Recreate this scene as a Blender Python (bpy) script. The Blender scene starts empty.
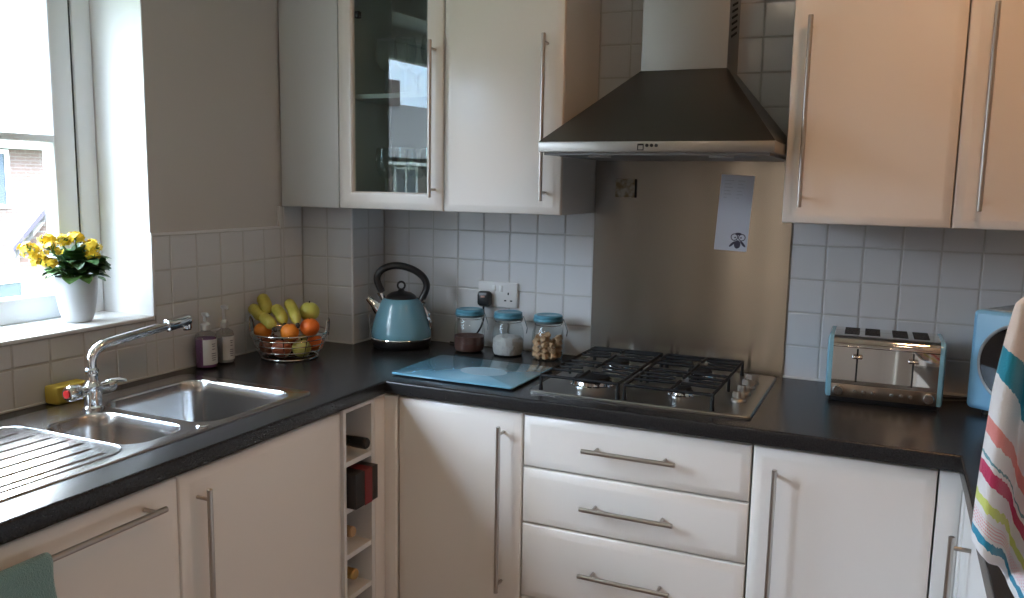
import bpy, bmesh, math, random
from mathutils import Vector, Matrix, noise
random.seed(7)
C = bpy.context.scene
COL = C.collection
PI = math.pi
def V(*a): return Vector(a)

# ------------------------------------------------------------------ materials
MATS = {}
def mat(name, col=(.8,.8,.8), rough=.5, metal=0., coat=0., spec=.5, trans=0., emit=None, estr=0., aniso=0., bump=None, sheen=0., ior=1.5):
    if name in MATS: return MATS[name]
    m = bpy.data.materials.new(name); m.use_nodes = True
    b = m.node_tree.nodes['Principled BSDF']
    b.inputs['Base Color'].default_value = (*col, 1)
    b.inputs['Roughness'].default_value = rough
    b.inputs['Metallic'].default_value = metal
    b.inputs['Coat Weight'].default_value = coat
    b.inputs['Coat Roughness'].default_value = .05
    b.inputs['Specular IOR Level'].default_value = spec
    b.inputs['Transmission Weight'].default_value = trans
    b.inputs['IOR'].default_value = ior
    b.inputs['Anisotropic'].default_value = aniso
    if sheen: b.inputs['Sheen Weight'].default_value = sheen
    if emit:
        b.inputs['Emission Color'].default_value = (*emit, 1); b.inputs['Emission Strength'].default_value = estr
    if bump:
        sc, st, dist = bump
        N = m.node_tree.nodes; L = m.node_tree.links
        tc = N.new('ShaderNodeTexCoord'); nz = N.new('ShaderNodeTexNoise'); bp = N.new('ShaderNodeBump')
        nz.inputs['Scale'].default_value = sc; nz.inputs['Detail'].default_value = 3
        bp.inputs['Strength'].default_value = st; bp.inputs['Distance'].default_value = dist
        L.new(tc.outputs['Object'], nz.inputs['Vector']); L.new(nz.outputs['Fac'], bp.inputs['Height']); L.new(bp.outputs['Normal'], b.inputs['Normal'])
    MATS[name] = m
    return m
def nodes(m): return m.node_tree.nodes, m.node_tree.links, m.node_tree.nodes['Principled BSDF']
def noise_color(m, c1, c2, scale, lo=.35, hi=.65, detail=4, vec_scale=None, coord='Object'):
    N, L, b = nodes(m)
    tc = N.new('ShaderNodeTexCoord'); nz = N.new('ShaderNodeTexNoise'); cr = N.new('ShaderNodeValToRGB')
    nz.inputs['Scale'].default_value = scale; nz.inputs['Detail'].default_value = detail
    if vec_scale:
        mp = N.new('ShaderNodeMapping'); mp.inputs['Scale'].default_value = vec_scale
        L.new(tc.outputs[coord], mp.inputs['Vector']); L.new(mp.outputs['Vector'], nz.inputs['Vector'])
    else: L.new(tc.outputs[coord], nz.inputs['Vector'])
    cr.color_ramp.elements[0].position = lo; cr.color_ramp.elements[0].color = (*c1, 1)
    cr.color_ramp.elements[1].position = hi; cr.color_ramp.elements[1].color = (*c2, 1)
    L.new(nz.outputs['Fac'], cr.inputs['Fac']); L.new(cr.outputs['Color'], b.inputs['Base Color'])
    return m
def thin_glass(name, tint=(1,1,1), ior=1.5, rough=0.0):
    m = bpy.data.materials.new(name); m.use_nodes = True
    N, L = m.node_tree.nodes, m.node_tree.links
    N.clear()
    out = N.new('ShaderNodeOutputMaterial'); mix = N.new('ShaderNodeMixShader'); tr = N.new('ShaderNodeBsdfTransparent')
    gl = N.new('ShaderNodeBsdfGlossy'); fr = N.new('ShaderNodeFresnel')
    tr.inputs['Color'].default_value = (*tint, 1); gl.inputs['Roughness'].default_value = rough
    ge = N.new('ShaderNodeNewGeometry'); mr = N.new('ShaderNodeMapRange'); mr.inputs['To Min'].default_value = ior; mr.inputs['To Max'].default_value = 1/ior
    L.new(ge.outputs['Backfacing'], mr.inputs['Value']); L.new(mr.outputs['Result'], fr.inputs['IOR'])   # same sheen on both faces of the thin pane
    L.new(fr.outputs['Fac'], mix.inputs['Fac']); L.new(tr.outputs[0], mix.inputs[1]); L.new(gl.outputs[0], mix.inputs[2]); L.new(mix.outputs[0], out.inputs['Surface'])
    MATS[name] = m
    return m

M_plaster = mat('plaster_greige', (.54,.515,.49), .85, bump=(60,.08,.002))
M_reveal = mat('reveal_white', (.86,.86,.85), .7)
M_ceiling = mat('ceiling_white', (.82,.80,.77), .9)
M_grout = mat('grout', (.50,.49,.47), .9)
M_tile = mat('white_tile', (.63,.63,.635), .15, bump=(13,.12,.004))
M_trim = mat('tile_edge_trim', (.72,.72,.72), .35)
M_upvc = mat('white_upvc', (.80,.82,.84), .3)
M_gasket = mat('window_gasket', (.03,.03,.035), .6)
M_pane = thin_glass('window_glass', (.97,.985,.98))
M_cabglass = thin_glass('cabinet_glass', (.80,.86,.84), 1.5)
M_jarglass = thin_glass('jar_glass', (.93,.96,.96), 1.45)
M_drinkglass = thin_glass('drinking_glass', (.93,.95,.95), 1.6)
M_cream = mat('cream_cabinet', (.79,.735,.675), .19, bump=(16,.04,.002))
M_carc = mat('carcass_white', (.70,.68,.65), .45)
M_panel = mat('end_panel_white', (.62,.62,.61), .45)
M_inner = mat('cabinet_interior', (.58,.59,.58), .6)
M_worktop = mat('charcoal_laminate', (.022,.022,.023), .27, bump=(400,.08,.0006), spec=.38)
noise_color(M_worktop, (.010,.010,.0105), (.027,.026,.026), 260)
M_steel = mat('brushed_steel', (.56,.55,.54), .28, 1.0)
M_sink = mat('sink_steel', (.52,.52,.52), .22, 1.0, bump=(30,.03,.001))
M_bar = mat('handle_steel', (.50,.46,.42), .30, 1.0)
M_chrome = mat('chrome', (.80,.80,.81), .06, 1.0)
M_darksteel = mat('hood_steel', (.135,.13,.122), .36, 1.0)
M_chimney = mat('chimney_steel', (.33,.315,.295), .5, 1.0)
M_black = mat('black_plastic', (.012,.012,.013), .35)
M_matt = mat('matt_black_iron', (.006,.006,.0065), .6, spec=.25)
M_dark = mat('dark_recess', (.008,.008,.009), .8)
M_blue = mat('blue_enamel', (.145,.325,.415), .24, coat=.3)
M_bluemw = mat('blue_microwave', (.215,.475,.70), .34)
M_bluelid = mat('blue_lid', (.075,.235,.31), .35)
M_white = mat('white_plastic', (.78,.78,.76), .35)
M_board = mat('blue_glass_board', (.12,.38,.56), .07, coat=.5)
M_floor = mat('floor_vinyl', (.33,.23,.18), .45)
M_red = mat('red_dot', (.55,.03,.03), .4)
M_paper = mat('white_paper', (.66,.67,.74), .8)
M_ink = mat('grey_ink', (.07,.06,.09), .8)
M_pencil = mat('faint_pencil', (.55,.56,.62), .9)

# splashback: horizontally brushed, anisotropic, tangent from a UV map
M_splash = mat('brushed_splashback', (.46,.448,.425), .23, 1.0, aniso=.985)
def setup_aniso(m, rot):
    N, L, b = nodes(m)
    tg = N.new('ShaderNodeTangent'); tg.direction_type = 'UV_MAP'; tg.uv_map = 'UVMap'
    L.new(tg.outputs[0], b.inputs['Tangent']); b.inputs['Anisotropic Rotation'].default_value = rot
setup_aniso(M_splash, 0.25)

# ------------------------------------------------------------------ mesh builder
class MB:
    def __init__(s): s.bm = bmesh.new()
    def box(s, x0, x1, y0, y1, z0, z1, bev=0, seg=2):
        bm = s.bm
        vs = [bm.verts.new((x, y, z)) for x in (x0, x1) for y in (y0, y1) for z in (z0, z1)]
        fs = [bm.faces.new([vs[i] for i in f]) for f in ((0,1,3,2),(4,6,7,5),(0,4,5,1),(2,3,7,6),(0,2,6,4),(1,5,7,3))]
        if bev > 0:
            es = list({e for f in fs for e in f.edges})
            bmesh.ops.bevel(bm, geom=es, offset=bev, segments=seg, profile=.5, affect='EDGES')
        return s
    def obox(s, o, u, v, n, w, h, d, bev=0, seg=2):
        """box on frame o + u*w + v*h + n*d (o a corner)"""
        bm = s.bm
        vs = [bm.verts.new(o + u*a*w + v*b*h + n*c*d) for a in (0,1) for b in (0,1) for c in (0,1)]
        fs = [bm.faces.new([vs[i] for i in f]) for f in ((0,1,3,2),(4,6,7,5),(0,4,5,1),(2,3,7,6),(0,2,6,4),(1,5,7,3))]
        if bev > 0:
            es = list({e for f in fs for e in f.edges})
            bmesh.ops.bevel(bm, geom=es, offset=bev, segments=seg, profile=.5, affect='EDGES')
        return s
    def loft(s, loops, cap0=True, cap1=True, closed=True):
        bm = s.bm
        R = [[bm.verts.new(p) for p in lp] for lp in loops]
        n = len(R[0])
        for a, b in zip(R[:-1], R[1:]):
            for i in range(n if closed else n-1):
                j = (i+1) % n
                try: bm.faces.new((a[i], a[j], b[j], b[i]))
                except ValueError: pass
        if cap0 and n > 2: bm.faces.new(list(reversed(R[0])))
        if cap1 and n > 2: bm.faces.new(R[-1])
        return s
    def tube(s, pts, r, n=12, closed=False, caps=True, flat=None):
        pts = [Vector(p) for p in pts]
        m = len(pts)
        rs = r if isinstance(r, (list, tuple)) else [r]*m
        T = []
        for i in range(m):
            a = pts[(i-1) % m] if (closed or i > 0) else pts[i]
            b = pts[(i+1) % m] if (closed or i < m-1) else pts[i]
            T.append((b-a).normalized())
        up = V(0,0,1) if abs(T[0].z) < .9 else V(1,0,0)
        nrm = (up - T[0]*up.dot(T[0])).normalized()
        loops = []
        for i in range(m):
            nrm = (nrm - T[i]*nrm.dot(T[i])).normalized()
            bi = T[i].cross(nrm)
            fx = flat or 1
            loops.append([pts[i] + (nrm*math.cos(2*PI*k/n) + bi*math.sin(2*PI*k/n)*fx)*rs[i] for k in range(n)])
        if closed: loops.append(loops[0])
        if closed:
            s.loft(loops, False, False); bmesh.ops.remove_doubles(s.bm, verts=s.bm.verts, dist=1e-6)
        else: s.loft(loops, caps, caps)
        return s
    def cyl(s, p0, p1, r0, r1=None, n=24):
        return s.tube([p0, p1], [r0, r0 if r1 is None else r1], n)
    def lathe(s, prof, c=(0,0,0), n=36, axis='z', caps=True):
        c = Vector(c); loops = []
        for r, z in prof:
            r = max(r, 1e-5); lp = []
            for k in range(n):
                a = 2*PI*k/n; x, y = r*math.cos(a), r*math.sin(a)
                lp.append(c + (V(x,y,z) if axis == 'z' else V(x,z,y) if axis == 'y' else V(z,x,y)))
            loops.append(lp)
        s.loft(loops, caps, caps)
        return s
    def sphere(s, c, r, sx=1, sy=1, sz=1, n=20):
        c = Vector(c); prof = []
        m = n//2
        loops = []
        for i in range(m+1):
            th = -PI/2 + PI*i/m
            rr = max(math.cos(th), 1e-4)*r
            loops.append([c + V(rr*math.cos(2*PI*k/n)*sx, rr*math.sin(2*PI*k/n)*sy, r*math.sin(th)*sz) for k in range(n)])
        s.loft(loops)
        return s
    def build(s, name, m, parent=None, world=True, angle=35, kind=None, label=None):
        bm = s.bm
        bmesh.ops.recalc_face_normals(bm, faces=bm.faces)
        me = bpy.data.meshes.new(name); bm.to_mesh(me); bm.free()
        me.materials.append(m)
        for p in me.polygons: p.use_smooth = True
        me.set_sharp_from_angle(angle=math.radians(angle))
        o = bpy.data.objects.new(name, me); COL.objects.link(o)
        if parent is not None:
            if world:
                W = Matrix.Identity(4); q = parent
                while q is not None:
                    W = (Matrix.Translation(q.location) @ q.rotation_euler.to_matrix().to_4x4()) @ W; q = q.parent
                me.transform(W.inverted())
            o.parent = parent
        if kind: o['kind'] = kind
        if label: o['label'] = label
        return o
def thing(name, label, cat, loc=(0,0,0), rz=0, group=None):
    o = bpy.data.objects.new(name, None); COL.objects.link(o)
    o.empty_display_size = .05
    o.location = loc; o.rotation_euler = (0,0,rz)
    o['label'] = label; o['category'] = cat
    if group: o['group'] = group
    return o
def tag(o, label, cat, group=None, kind=None):
    o['label'] = label; o['category'] = cat
    if group: o['group'] = group
    if kind: o['kind'] = kind
    return o
def struct(o, label=None):
    o['kind'] = 'structure'
    if label: o['label'] = label
    return o
def copy_tree(o, parent=None):
    c = o.copy(); COL.objects.link(c)
    if parent: c.parent = parent
    for ch in list(o.children): copy_tree(ch, c)
    return c

# ------------------------------------------------------------------ dimensions
Z0 = .91; P = .0981; XS = .9958; XR = 1.5975; BX = .2071; BY = -.1957
RW = 2.63; FY = -4.6; CH = 2.42
ZB = .872            # worktop underside
XD = .589; YD = -.589

# ------------------------------------------------------------------ room shell
T = .25
mb = MB()
mb.box(-T, -.006, FY-.3, -2.40, 0, CH); mb.box(-T, -.006, -.85, T, 0, CH)
mb.box(-T, -.006, -2.40, -.85, 0, 1.01); mb.box(-T, -.006, -2.40, -.85, 2.12, CH)
wl = struct(mb.build('wall_left', M_plaster))
struct(MB().box(-.006, RW+T, .006, T, 0, CH).build('wall_back', M_plaster))
struct(MB().box(RW, RW+T, FY-.3, .006, 0, CH).build('wall_right', M_plaster))
mb = MB()
WX0, WX1, WZ0, WZ1 = 1.30, 2.14, .0, 2.05
mb.box(-.006, WX0, FY-.25, FY, 0, CH); mb.box(WX1, RW, FY-.25, FY, 0, CH); mb.box(WX0, WX1, FY-.25, FY, WZ1, CH)
struct(mb.build('wall_front', M_plaster))
struct(MB().box(-T, RW+T, FY-.3, T, -.2, 0).build('floor', M_floor))
struct(MB().box(-T, RW+T, FY-.3, T, CH, CH+.2).build('ceiling', M_ceiling))
# reveal lining (white) of the kitchen window
mb = MB()
mb.box(-.250, -.004, -.852, -.848, 1.07, 2.12); mb.box(-.250, -.004, -2.402, -2.398, 1.07, 2.12); mb.box(-.250, -.004, -2.40, -.85, 2.116, 2.121)
struct(mb.build('trim_1', M_reveal), 'white window reveal')
# sill
mb = MB(); mb.box(-.250, .006, -2.40, -.852, 1.069, 1.08, .003, 3)
struct(mb.build('trim_2', mat('sill_white', (.84,.84,.83), .25)), 'white window sill')

# ------------------------------------------------------------------ window over the sink
wroot = bpy.data.objects.new('window_1', None); COL.objects.link(wroot); struct(wroot, 'white kitchen window over the sink')
wroot.location = (-.2, -1.62, 1.08)
def window(root, y0, y1, z0, z1, x0, x1, mull, bars):
    mb = MB(); f = .058
    mb.box(x0, x1, y0, y0+f, z0, z1, .004); mb.box(x0, x1, y1-f, y1, z0, z1, .004)
    mb.box(x0, x1, y0+f, y1-f, z0, z0+f, .004); mb.box(x0, x1, y0+f, y1-f, z1-f, z1, .004)
    ys = [y0+f] + [y for m in mull for y in (m-.03, m+.03)] + [y1-f]
    for m in mull: mb.box(x0, x1, m-.03, m+.03, z0+f, z1-f, .004)
    mb.build('window_frame', M_upvc, root)
    for i in range(0, len(ys), 2):
        a, b = ys[i]+.006, ys[i+1]-.006; c, d = z0+f+.006, z1-f-.006
        g = MB(); e = .003
        g.box(x0+.01, x1-.008, a-.006, b+.006, c-.006, c); g.box(x0+.01, x1-.008, a-.006, b+.006, d, d+.006)
        g.box(x0+.01, x1-.008, a-.006, a, c, d); g.box(x0+.01, x1-.008, b, b+.006, c, d); g.build('gasket', M_gasket, root)
        s = MB(); w = .066; X0, X1 = x0+.006, x1-.003
        s.box(X0, X1, a, a+w, c, d, .006, 3); s.box(X0, X1, b-w, b, c, d, .006, 3)
        s.box(X0, X1, a+w-.006, b-w+.006, c, c+w, .006, 3); s.box(X0, X1, a+w-.006, b-w+.006, d-w, d, .006, 3)
        sash = s.build('sash', M_upvc, root)
        bb = MB()
        for z in bars: bb.box(x0+.02, x1-.004, a+w-.004, b-w+.004, z-.010, z+.010, .003)
        bb.build('glazing_bar', M_upvc, sash)
        MB().box(x0+.030, x0+.034, a+w-.004, b-w+.004, c+w-.004, d-w+.004).build('pane', M_pane, sash)
window(wroot, -2.395, -.855, 1.015, 2.115, -.250, -.190, [-1.63], [1.560])

# ------------------------------------------------------------------ front door behind the camera (glazed)
droot = bpy.data.objects.new('door_1', None); COL.objects.link(droot); struct(droot, 'white glazed door behind the viewer'); droot.location = (.57, FY-.1, 0)
mb = MB()
mb.box(WX0+.005, WX0+.10, FY-.18, FY-.11, .005, WZ1-.005, .004); mb.box(WX1-.10, WX1-.005, FY-.18, FY-.11, .005, WZ1-.005, .004)
mb.box(WX0+.1, WX1-.1, FY-.18, FY-.11, .005, .85, .004); mb.box(WX0+.1, WX1-.1, FY-.18, FY-.11, WZ1-.1, WZ1-.005, .004)
mb.build('door_leaf', M_upvc, droot)
MB().box(WX0+.098, WX1-.098, FY-.157, FY-.133, .848, WZ1-.098, .004).build('panel', M_upvc, droot)
mb = MB(); mb.cyl((WX1-.05, FY-.11, 1.0), (WX1-.05, FY-.06, 1.0), .008); mb.cyl((WX1-.05, FY-.06, 1.0), (WX1-.16, FY-.06, 1.0), .008)
mb.build('door_handle', M_chrome, droot)

struct(MB().box(-.004, .39, FY, FY+.6, .002, CH-.002, .004).build('reflector_box', M_reveal), 'white box added in the far corner behind the viewer to lighten the splashback reflection')  # unseen box, added so the splashback has something pale to reflect
for x in (.73, 1.02):  # unseen lamps added to put warm streaks on the steel splashback
    r = thing('streak_lamp', 'slim warm lamp added behind the viewer for streaks on the splashback', 'wall lamp', (x, FY+.03, 1.55), group='slim lamps added behind the viewer')
    mb = MB(); mb.box(x-.03, x+.03, FY+.0005, FY+.012, 1.02, 1.80, .003); mb.build('wall_plate', M_chrome, r)
    mb = MB(); mb.cyl((x, FY+.045, 1.05), (x, FY+.045, 1.75), .018 if x < .9 else .024); mb.build('lamp_tube', mat('streak_lamp_glow', (1,1,1), .5, emit=(1,.78,.58), estr=6), r)
    mb = MB(); mb.cyl((x, FY+.010, 1.40), (x, FY+.03, 1.40), .006, n=12); mb.build('bracket', M_chrome, r)
# ------------------------------------------------------------------ tiling
def tiles(name, o, u, v, n, us, vs, rect, th=.006):
    """tiles on plane o; us/vs grid lines; rect list of (u0,u1,v0,v1) regions; grout slab behind"""
    g = .0017; be = .0022
    mb = MB(); bm = mb.bm
    gb = MB()
    rnd = random.Random(sum(map(ord, name)))
    for (u0, u1, v0, v1) in rect:
        gb.obox(o + u*u0 + v*v0 - n*th, u, v, n, u1-u0, v1-v0, th-.0016)
        ul = sorted({u0, u1, *[x for x in us if u0+.004 < x < u1-.004]}); vl = sorted({v0, v1, *[x for x in vs if v0+.004 < x < v1-.004]})
        for a, b in zip(ul[:-1], ul[1:]):
            for c, d in zip(vl[:-1], vl[1:]):
                aa, bb, cc, dd = a+g, b-g, c+g, d-g
                if bb-aa < .008 or dd-cc < .008: continue
                tu, tv = rnd.uniform(-.003, .003), rnd.uniform(-.003, .003)
                L0 = [(aa,cc),(bb,cc),(bb,dd),(aa,dd)]
                L = []
                for ins, h in ((0,-.004),(0,-be),(be*.4,-be*.35),(be*1.3,0)):
                    pts = [(aa+ins,cc+ins),(bb-ins,cc+ins),(bb-ins,dd-ins),(aa+ins,dd-ins)]
                    L.append([o + u*p + v*q + n*(h + (tu*(p-(aa+bb)/2) + tv*(q-(cc+dd)/2))) for p, q in pts])
                mb.loft(L, False, True)
    root = mb.build(name, M_tile, angle=12); struct(root)
    gb.build('grout', M_grout, root)
    return root
rows = [Z0 + k*P for k in range(0, 13)]
# back wall: n = -y
us = [XS - k*P for k in range(0, 9)] + [XR + k*P for k in range(1, 12)] + [XS + k*P for k in range(1, 6)]
t = tiles('trim_3', V(0,0,0), V(1,0,0), V(0,0,1), V(0,-1,0), us, rows, [(BX, XS, Z0, 2.12), (XS, XR, 1.5435, 2.12), (XR, 2.63, Z0, 2.12)])
t['label'] = 'white square tiling on the back wall'
# left wall: n = +x, u = -y
usl = [-BY + k*P for k in range(0, 24)]
t = tiles('trim_4', V(0,0,0), V(0,-1,0), V(0,0,1), V(1,0,0), usl, rows,
      [(-BY, .31, Z0, 1.376), (.31, .845, Z0, Z0+4*P), (.845, 2.41, Z0, 1.068), (2.41, 2.6, Z0, Z0+4*P)])
t['label'] = 'white square tiling along the window wall'
# boxing in the corner, front face and right cheek
struct(MB().box(-.006, BX-.006, BY+.006, .006, Z0-.0, 2.12).build('trim_5', M_plaster), 'tiled pipe boxing in the corner')
t = tiles('trim_6', V(0,BY,0), V(1,0,0), V(0,0,1), V(0,-1,0), [BX*.5], rows, [(0, BX, Z0, 1.376)]); t['label'] = 'tiles on the front of the corner boxing'
t = tiles('trim_7', V(BX,0,0), V(0,-1,0), V(0,0,1), V(1,0,0), [P], rows, [(0, -BY, Z0, 1.376)]); t['label'] = 'tiles on the cheek of the corner boxing'
# white tile-edge trims and the sealant bead
mb = MB()
mb.box(-.006, .0015, -.851, -.312, Z0+4*P, Z0+4*P+.008, .001); mb.box(-.006, .0015, -.853, -.845, 1.08, Z0+4*P+.008, .001)
mb.box(-.006, .0015, -.318, -.310, Z0+4*P, 1.376, .001)
mb.tube([(BX,BY-.001,Z0), (BX,BY-.001,1.376)], .004, 8)
struct(mb.build('trim_8', M_trim), 'white edging strip of the tiles')
mb = MB()
mb.tube([(XR+.001,-.004,Z0+.002), (2.62,-.004,Z0+.002)], .004, 6); mb.tube([(BX,-.004,Z0+.002), (XS,-.004,Z0+.002)], .003, 6)
mb.tube([(.003,BY,Z0+.002), (.003,-2.5,Z0+.002)], .0035, 6); mb.tube([(.0,BY-.003,Z0+.002), (BX,BY-.003,Z0+.002), (BX+.003,0,Z0+.002)], .0035, 6)
struct(mb.build('trim_9', mat('sealant', (.6,.6,.59), .4)), 'white sealant bead along the worktop')

# ------------------------------------------------------------------ worktop (U shape with sink cut-out)
RX = RW - .601
def worktop():
    xs = [.0, .10, .51, .6, RX, RW-.0]
    ys = [-2.6, -1.80, -1.405, -.80, -.6, 0.0]
    xs = [.001, .10, .505, .6, RX, RW-.002]; ys = [-2.6, -1.77, -1.525, -.83, -.6, BY-.001, -.001]
    bm = bmesh.new(); vt = {}
    def vert(x, y):
        if (x,y) not in vt: vt[(x,y)] = bm.verts.new((x,y,Z0))
        return vt[(x,y)]
    xs2 = sorted(set(xs + [BX+.001]))
    for a, b in zip(xs2[:-1], xs2[1:]):
        for c, d in zip(ys[:-1], ys[1:]):
            mx, my = (a+b)/2, (c+d)/2
            inside = my > -.6 or mx < .6 or (mx > RX and my > -1.525)
            if .10 < mx < .505 and -1.77 < my < -.83: inside = False
            if mx < BX and my > BY: inside = False
            if inside: bm.faces.new([vert(a,c), vert(b,c), vert(b,d), vert(a,d)])
    r = bmesh.ops.extrude_face_region(bm, geom=bm.faces[:])
    for v in r['geom']:
        if isinstance(v, bmesh.types.BMVert): v.co.z = ZB
    bmesh.ops.recalc_face_normals(bm, faces=bm.faces)
    def front(p): return (abs(p.x-.6) < 1e-4 and p.y <= -.6+1e-4) or (abs(p.y+.6) < 1e-4 and .6-1e-4 <= p.x <= RX+1e-4) or (abs(p.x-RX) < 1e-4 and p.y <= -.6+1e-4)
    es = [e for e in bm.edges if all(front(v.co) for v in e.verts) and abs(e.verts[0].co.z-e.verts[1].co.z) < 1e-5 and len(e.link_faces) == 2 and e.calc_face_angle() > .5]
    bmesh.ops.bevel(bm, geom=es, offset=.006, segments=4, profile=.5, affect='EDGES')
    b = MB(); b.bm.free(); b.bm = bm
    o = b.build('worktop', M_worktop)
    tag(o, 'dark charcoal laminate worktop running round three sides of the kitchen', 'worktop')
worktop()

# ------------------------------------------------------------------ cabinets
def slab_door(name, parent, o, u, v, n, w, h, t=.020, m=None):
    """cream door: o lower corner at the back plane, front towards n, softly profiled edge"""
    mb = MB()
    def lp(ins, d): return [o + u*a + v*b + n*d for a, b in ((ins,ins),(w-ins,ins),(w-ins,h-ins),(ins,h-ins))]
    L = [lp(.001,0), lp(0,.001), lp(0,t-.0105), lp(.0012,t-.0080), lp(.0035,t-.0062), lp(.019,t-.0009), lp(.0215,t-.0002), lp(.024,t)]
    mb.loft(L)
    return mb.build(name, m or M_cream, parent, angle=28)
def bar_handle(parent, a, b, n, inset=.022, off=.034, r=.006):
    a, b = Vector(a), Vector(b); d = (b-a).normalized()
    mb = MB()
    mb.tube([a+n*off, a+n*off+d*.001, b+n*off-d*.001, b+n*off], [r*.86, r, r, r*.86], 16)
    for p in (a+d*inset, b-d*inset): mb.cyl(p, p+n*off, .0042, n=12)
    return mb.build('handle', M_bar, parent, label='brushed steel bar handle')
def plinth_box(parent, x0, x1, y0, y1): MB().box(x0, x1, y0, y1, .001, .148).build('plinth', M_carc, parent)
X, Y, Z = V(1,0,0), V(0,1,0), V(0,0,1)
g = .0015
DT = .865; DB = .152      # base door top / bottom

# left run (doors face +x, back plane x = .569)
def left_base(name, label, y0, y1, hollow=False):
    r = thing(name, label, 'base cabinet', ((XD-.02)/2+.0, (y0+y1)/2, 0))
    MB().box(.02, XD-.021, y0+g, y1-g, .15, .69).build('carcass', M_carc, r)   # stops short of the sink bowls
    plinth_box(r, .05, XD-.06, y0+g, y1-g)
    return r
r = left_base('integrated_dishwasher', 'cream integrated dishwasher front with horizontal bar handle under the sink drainer', -1.945, -1.345); r['category'] = 'dishwasher'
d = slab_door('door', r, V(XD-.02, -1.345-g, DB), -Y, Z, X, .597, DT-DB)
bar_handle(d, (XD, -1.413, .827), (XD, -1.882, .827), X)
r = left_base('sink_base_cabinet', 'cream cabinet with tall vertical handle under the sink bowls', -1.3445, -.790)
d = slab_door('door', r, V(XD-.02, -.790-g, DB), -Y, Z, X, .551, DT-DB)
bar_handle(d, (XD, -1.300, .36), (XD, -1.300, .829), X)
# wine rack
r = thing('wine_rack_cabinet', 'narrow open wine rack cabinet at the inside corner', 'wine rack', (.3, -.71, 0))
mb = MB(); y0, y1 = -.788, -.642
mb.box(.03, XD, y0, y0+.011, .15, .868); mb.box(.03, XD, y1-.016, y1, .15, .868); mb.box(.03, .045, y0+.011, y1-.016, .15, .868)
mb.box(.045, XD, y0+.011, y1-.016, .858, .868); mb.build('carcass', M_carc, r)
WZ = [.722, .592, .462, .340, .215]
for z in WZ: MB().box(.045, XD-.002, y0+.011, y1-.016, z-.014, z).build('shelf', M_carc, r)
plinth_box(r, .05, XD-.06, y0, y1)
# inside-corner post
r = thing('corner_post', 'cream upright post filling the inside corner beside the wine rack', 'corner post', (.6, -.6, 0))
mb = MB(); mb.box(.575, XD, -.640, -.590, .001, .868, .002)
mb.box(.575, .627, -.5895, -.569, .15, .868, .006, 3); mb.build('post', M_cream, r)
# contents of the rack
def rack_bottle(z, xn, label, glass, capm, group=None):
    r = thing('wine_bottle', label, 'bottle', (.3, -.712, z))
    mb = MB(); cz = z + .0385
    mb.lathe([(.001,.06),(.036,.062),(.038,.07),(.038,.27),(.034,.29),(.017,.325),(.0145,.34),(.0145,xn-.03)], (0,-.712,cz), 24, 'x')
    mb.build('bottle_body', glass, r)
    mb = MB(); mb.lathe([(.0155,xn-.045),(.0158,xn-.004),(.013,xn),(.001,xn)], (0,-.712,cz), 24, 'x'); mb.build('foil', capm, r)
M_gold = mat('gold_foil', (.52,.34,.13), .35, .4)
M_wineglass = mat('dark_bottle_glass', (.01,.015,.012), .08)
rack_bottle(WZ[0], .612, 'dark bottle with black neck in the top slot of the wine rack', M_wineglass, M_black)
rack_bottle(WZ[2], .565, 'pale-necked bottle lying in the wine rack slot just below the boxed one', mat('green_bottle', (.10,.09,.05), .1), mat('cork_foil', (.45,.28,.14), .5))
rack_bottle(WZ[3], .572, 'gold-necked bottle lying in the lowest visible slot of the wine rack', M_wineglass, M_gold)
r = thing('gift_box', 'black gift box with a red band sticking out of the wine rack', 'box', (.6, -.712, WZ[1]))
mb = MB(); mb.box(.34, .614, -.770, -.664, WZ[1]+.001, WZ[1]+.098, .002); mb.build('box_body', mat('black_card', (.012,.011,.012), .4), r)
mb = MB(); mb.box(.36, .6152, -.728, -.694, WZ[1]+.0008, WZ[1]+.0990); mb.build('band', mat('red_band', (.17,.014,.018), .5), r, label='red band')

# back run (doors face -y, back plane y = -.569)
def back_base(name, label, x0, x1):
    r = thing(name, label, 'base cabinet', ((x0+x1)/2, -.3, 0))
    MB().box(x0+g, x1-g, YD+.021, -.02, .15, .868).build('carcass', M_carc, r); plinth_box(r, x0+g, x1-g, YD+.06, -.05)
    return r
r = back_base('corner_base_cabinet', 'cream base cabinet with one tall door under the blue chopping board', .629, 1.013)
d = slab_door('door', r, V(.629+g, YD+.02, DB), X, Z, -Y, .381, DT-DB)
bar_handle(d, (.960, YD, .37), (.960, YD, .832), -Y)
r = back_base('drawer_unit', 'cream drawer unit of stacked wide drawers under the hob', 1.0145, 1.601); r['category'] = 'drawer unit'
zz = [(.7245,.8635),(.5695,.7195),(.360,.5645),(.152,.355)]
hz = [.8005, .6475, .4685, .26]
for (a, b), h in zip(zz, hz):
    d = slab_door('drawer', r, V(1.0145+g, YD+.02, a), X, Z, -Y, .5835, b-a)
    bar_handle(d, (1.190, YD, h), (1.429, YD, h), -Y, .032)
r = back_base('base_cabinet', 'cream base cabinet with one door under the toaster', 1.6025, 1.993)
d = slab_door('door', r, V(1.6025+g, YD+.02, DB), X, Z, -Y, .3875, DT-DB)
bar_handle(d, (1.658, YD, .36), (1.658, YD, .826), -Y)
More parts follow.
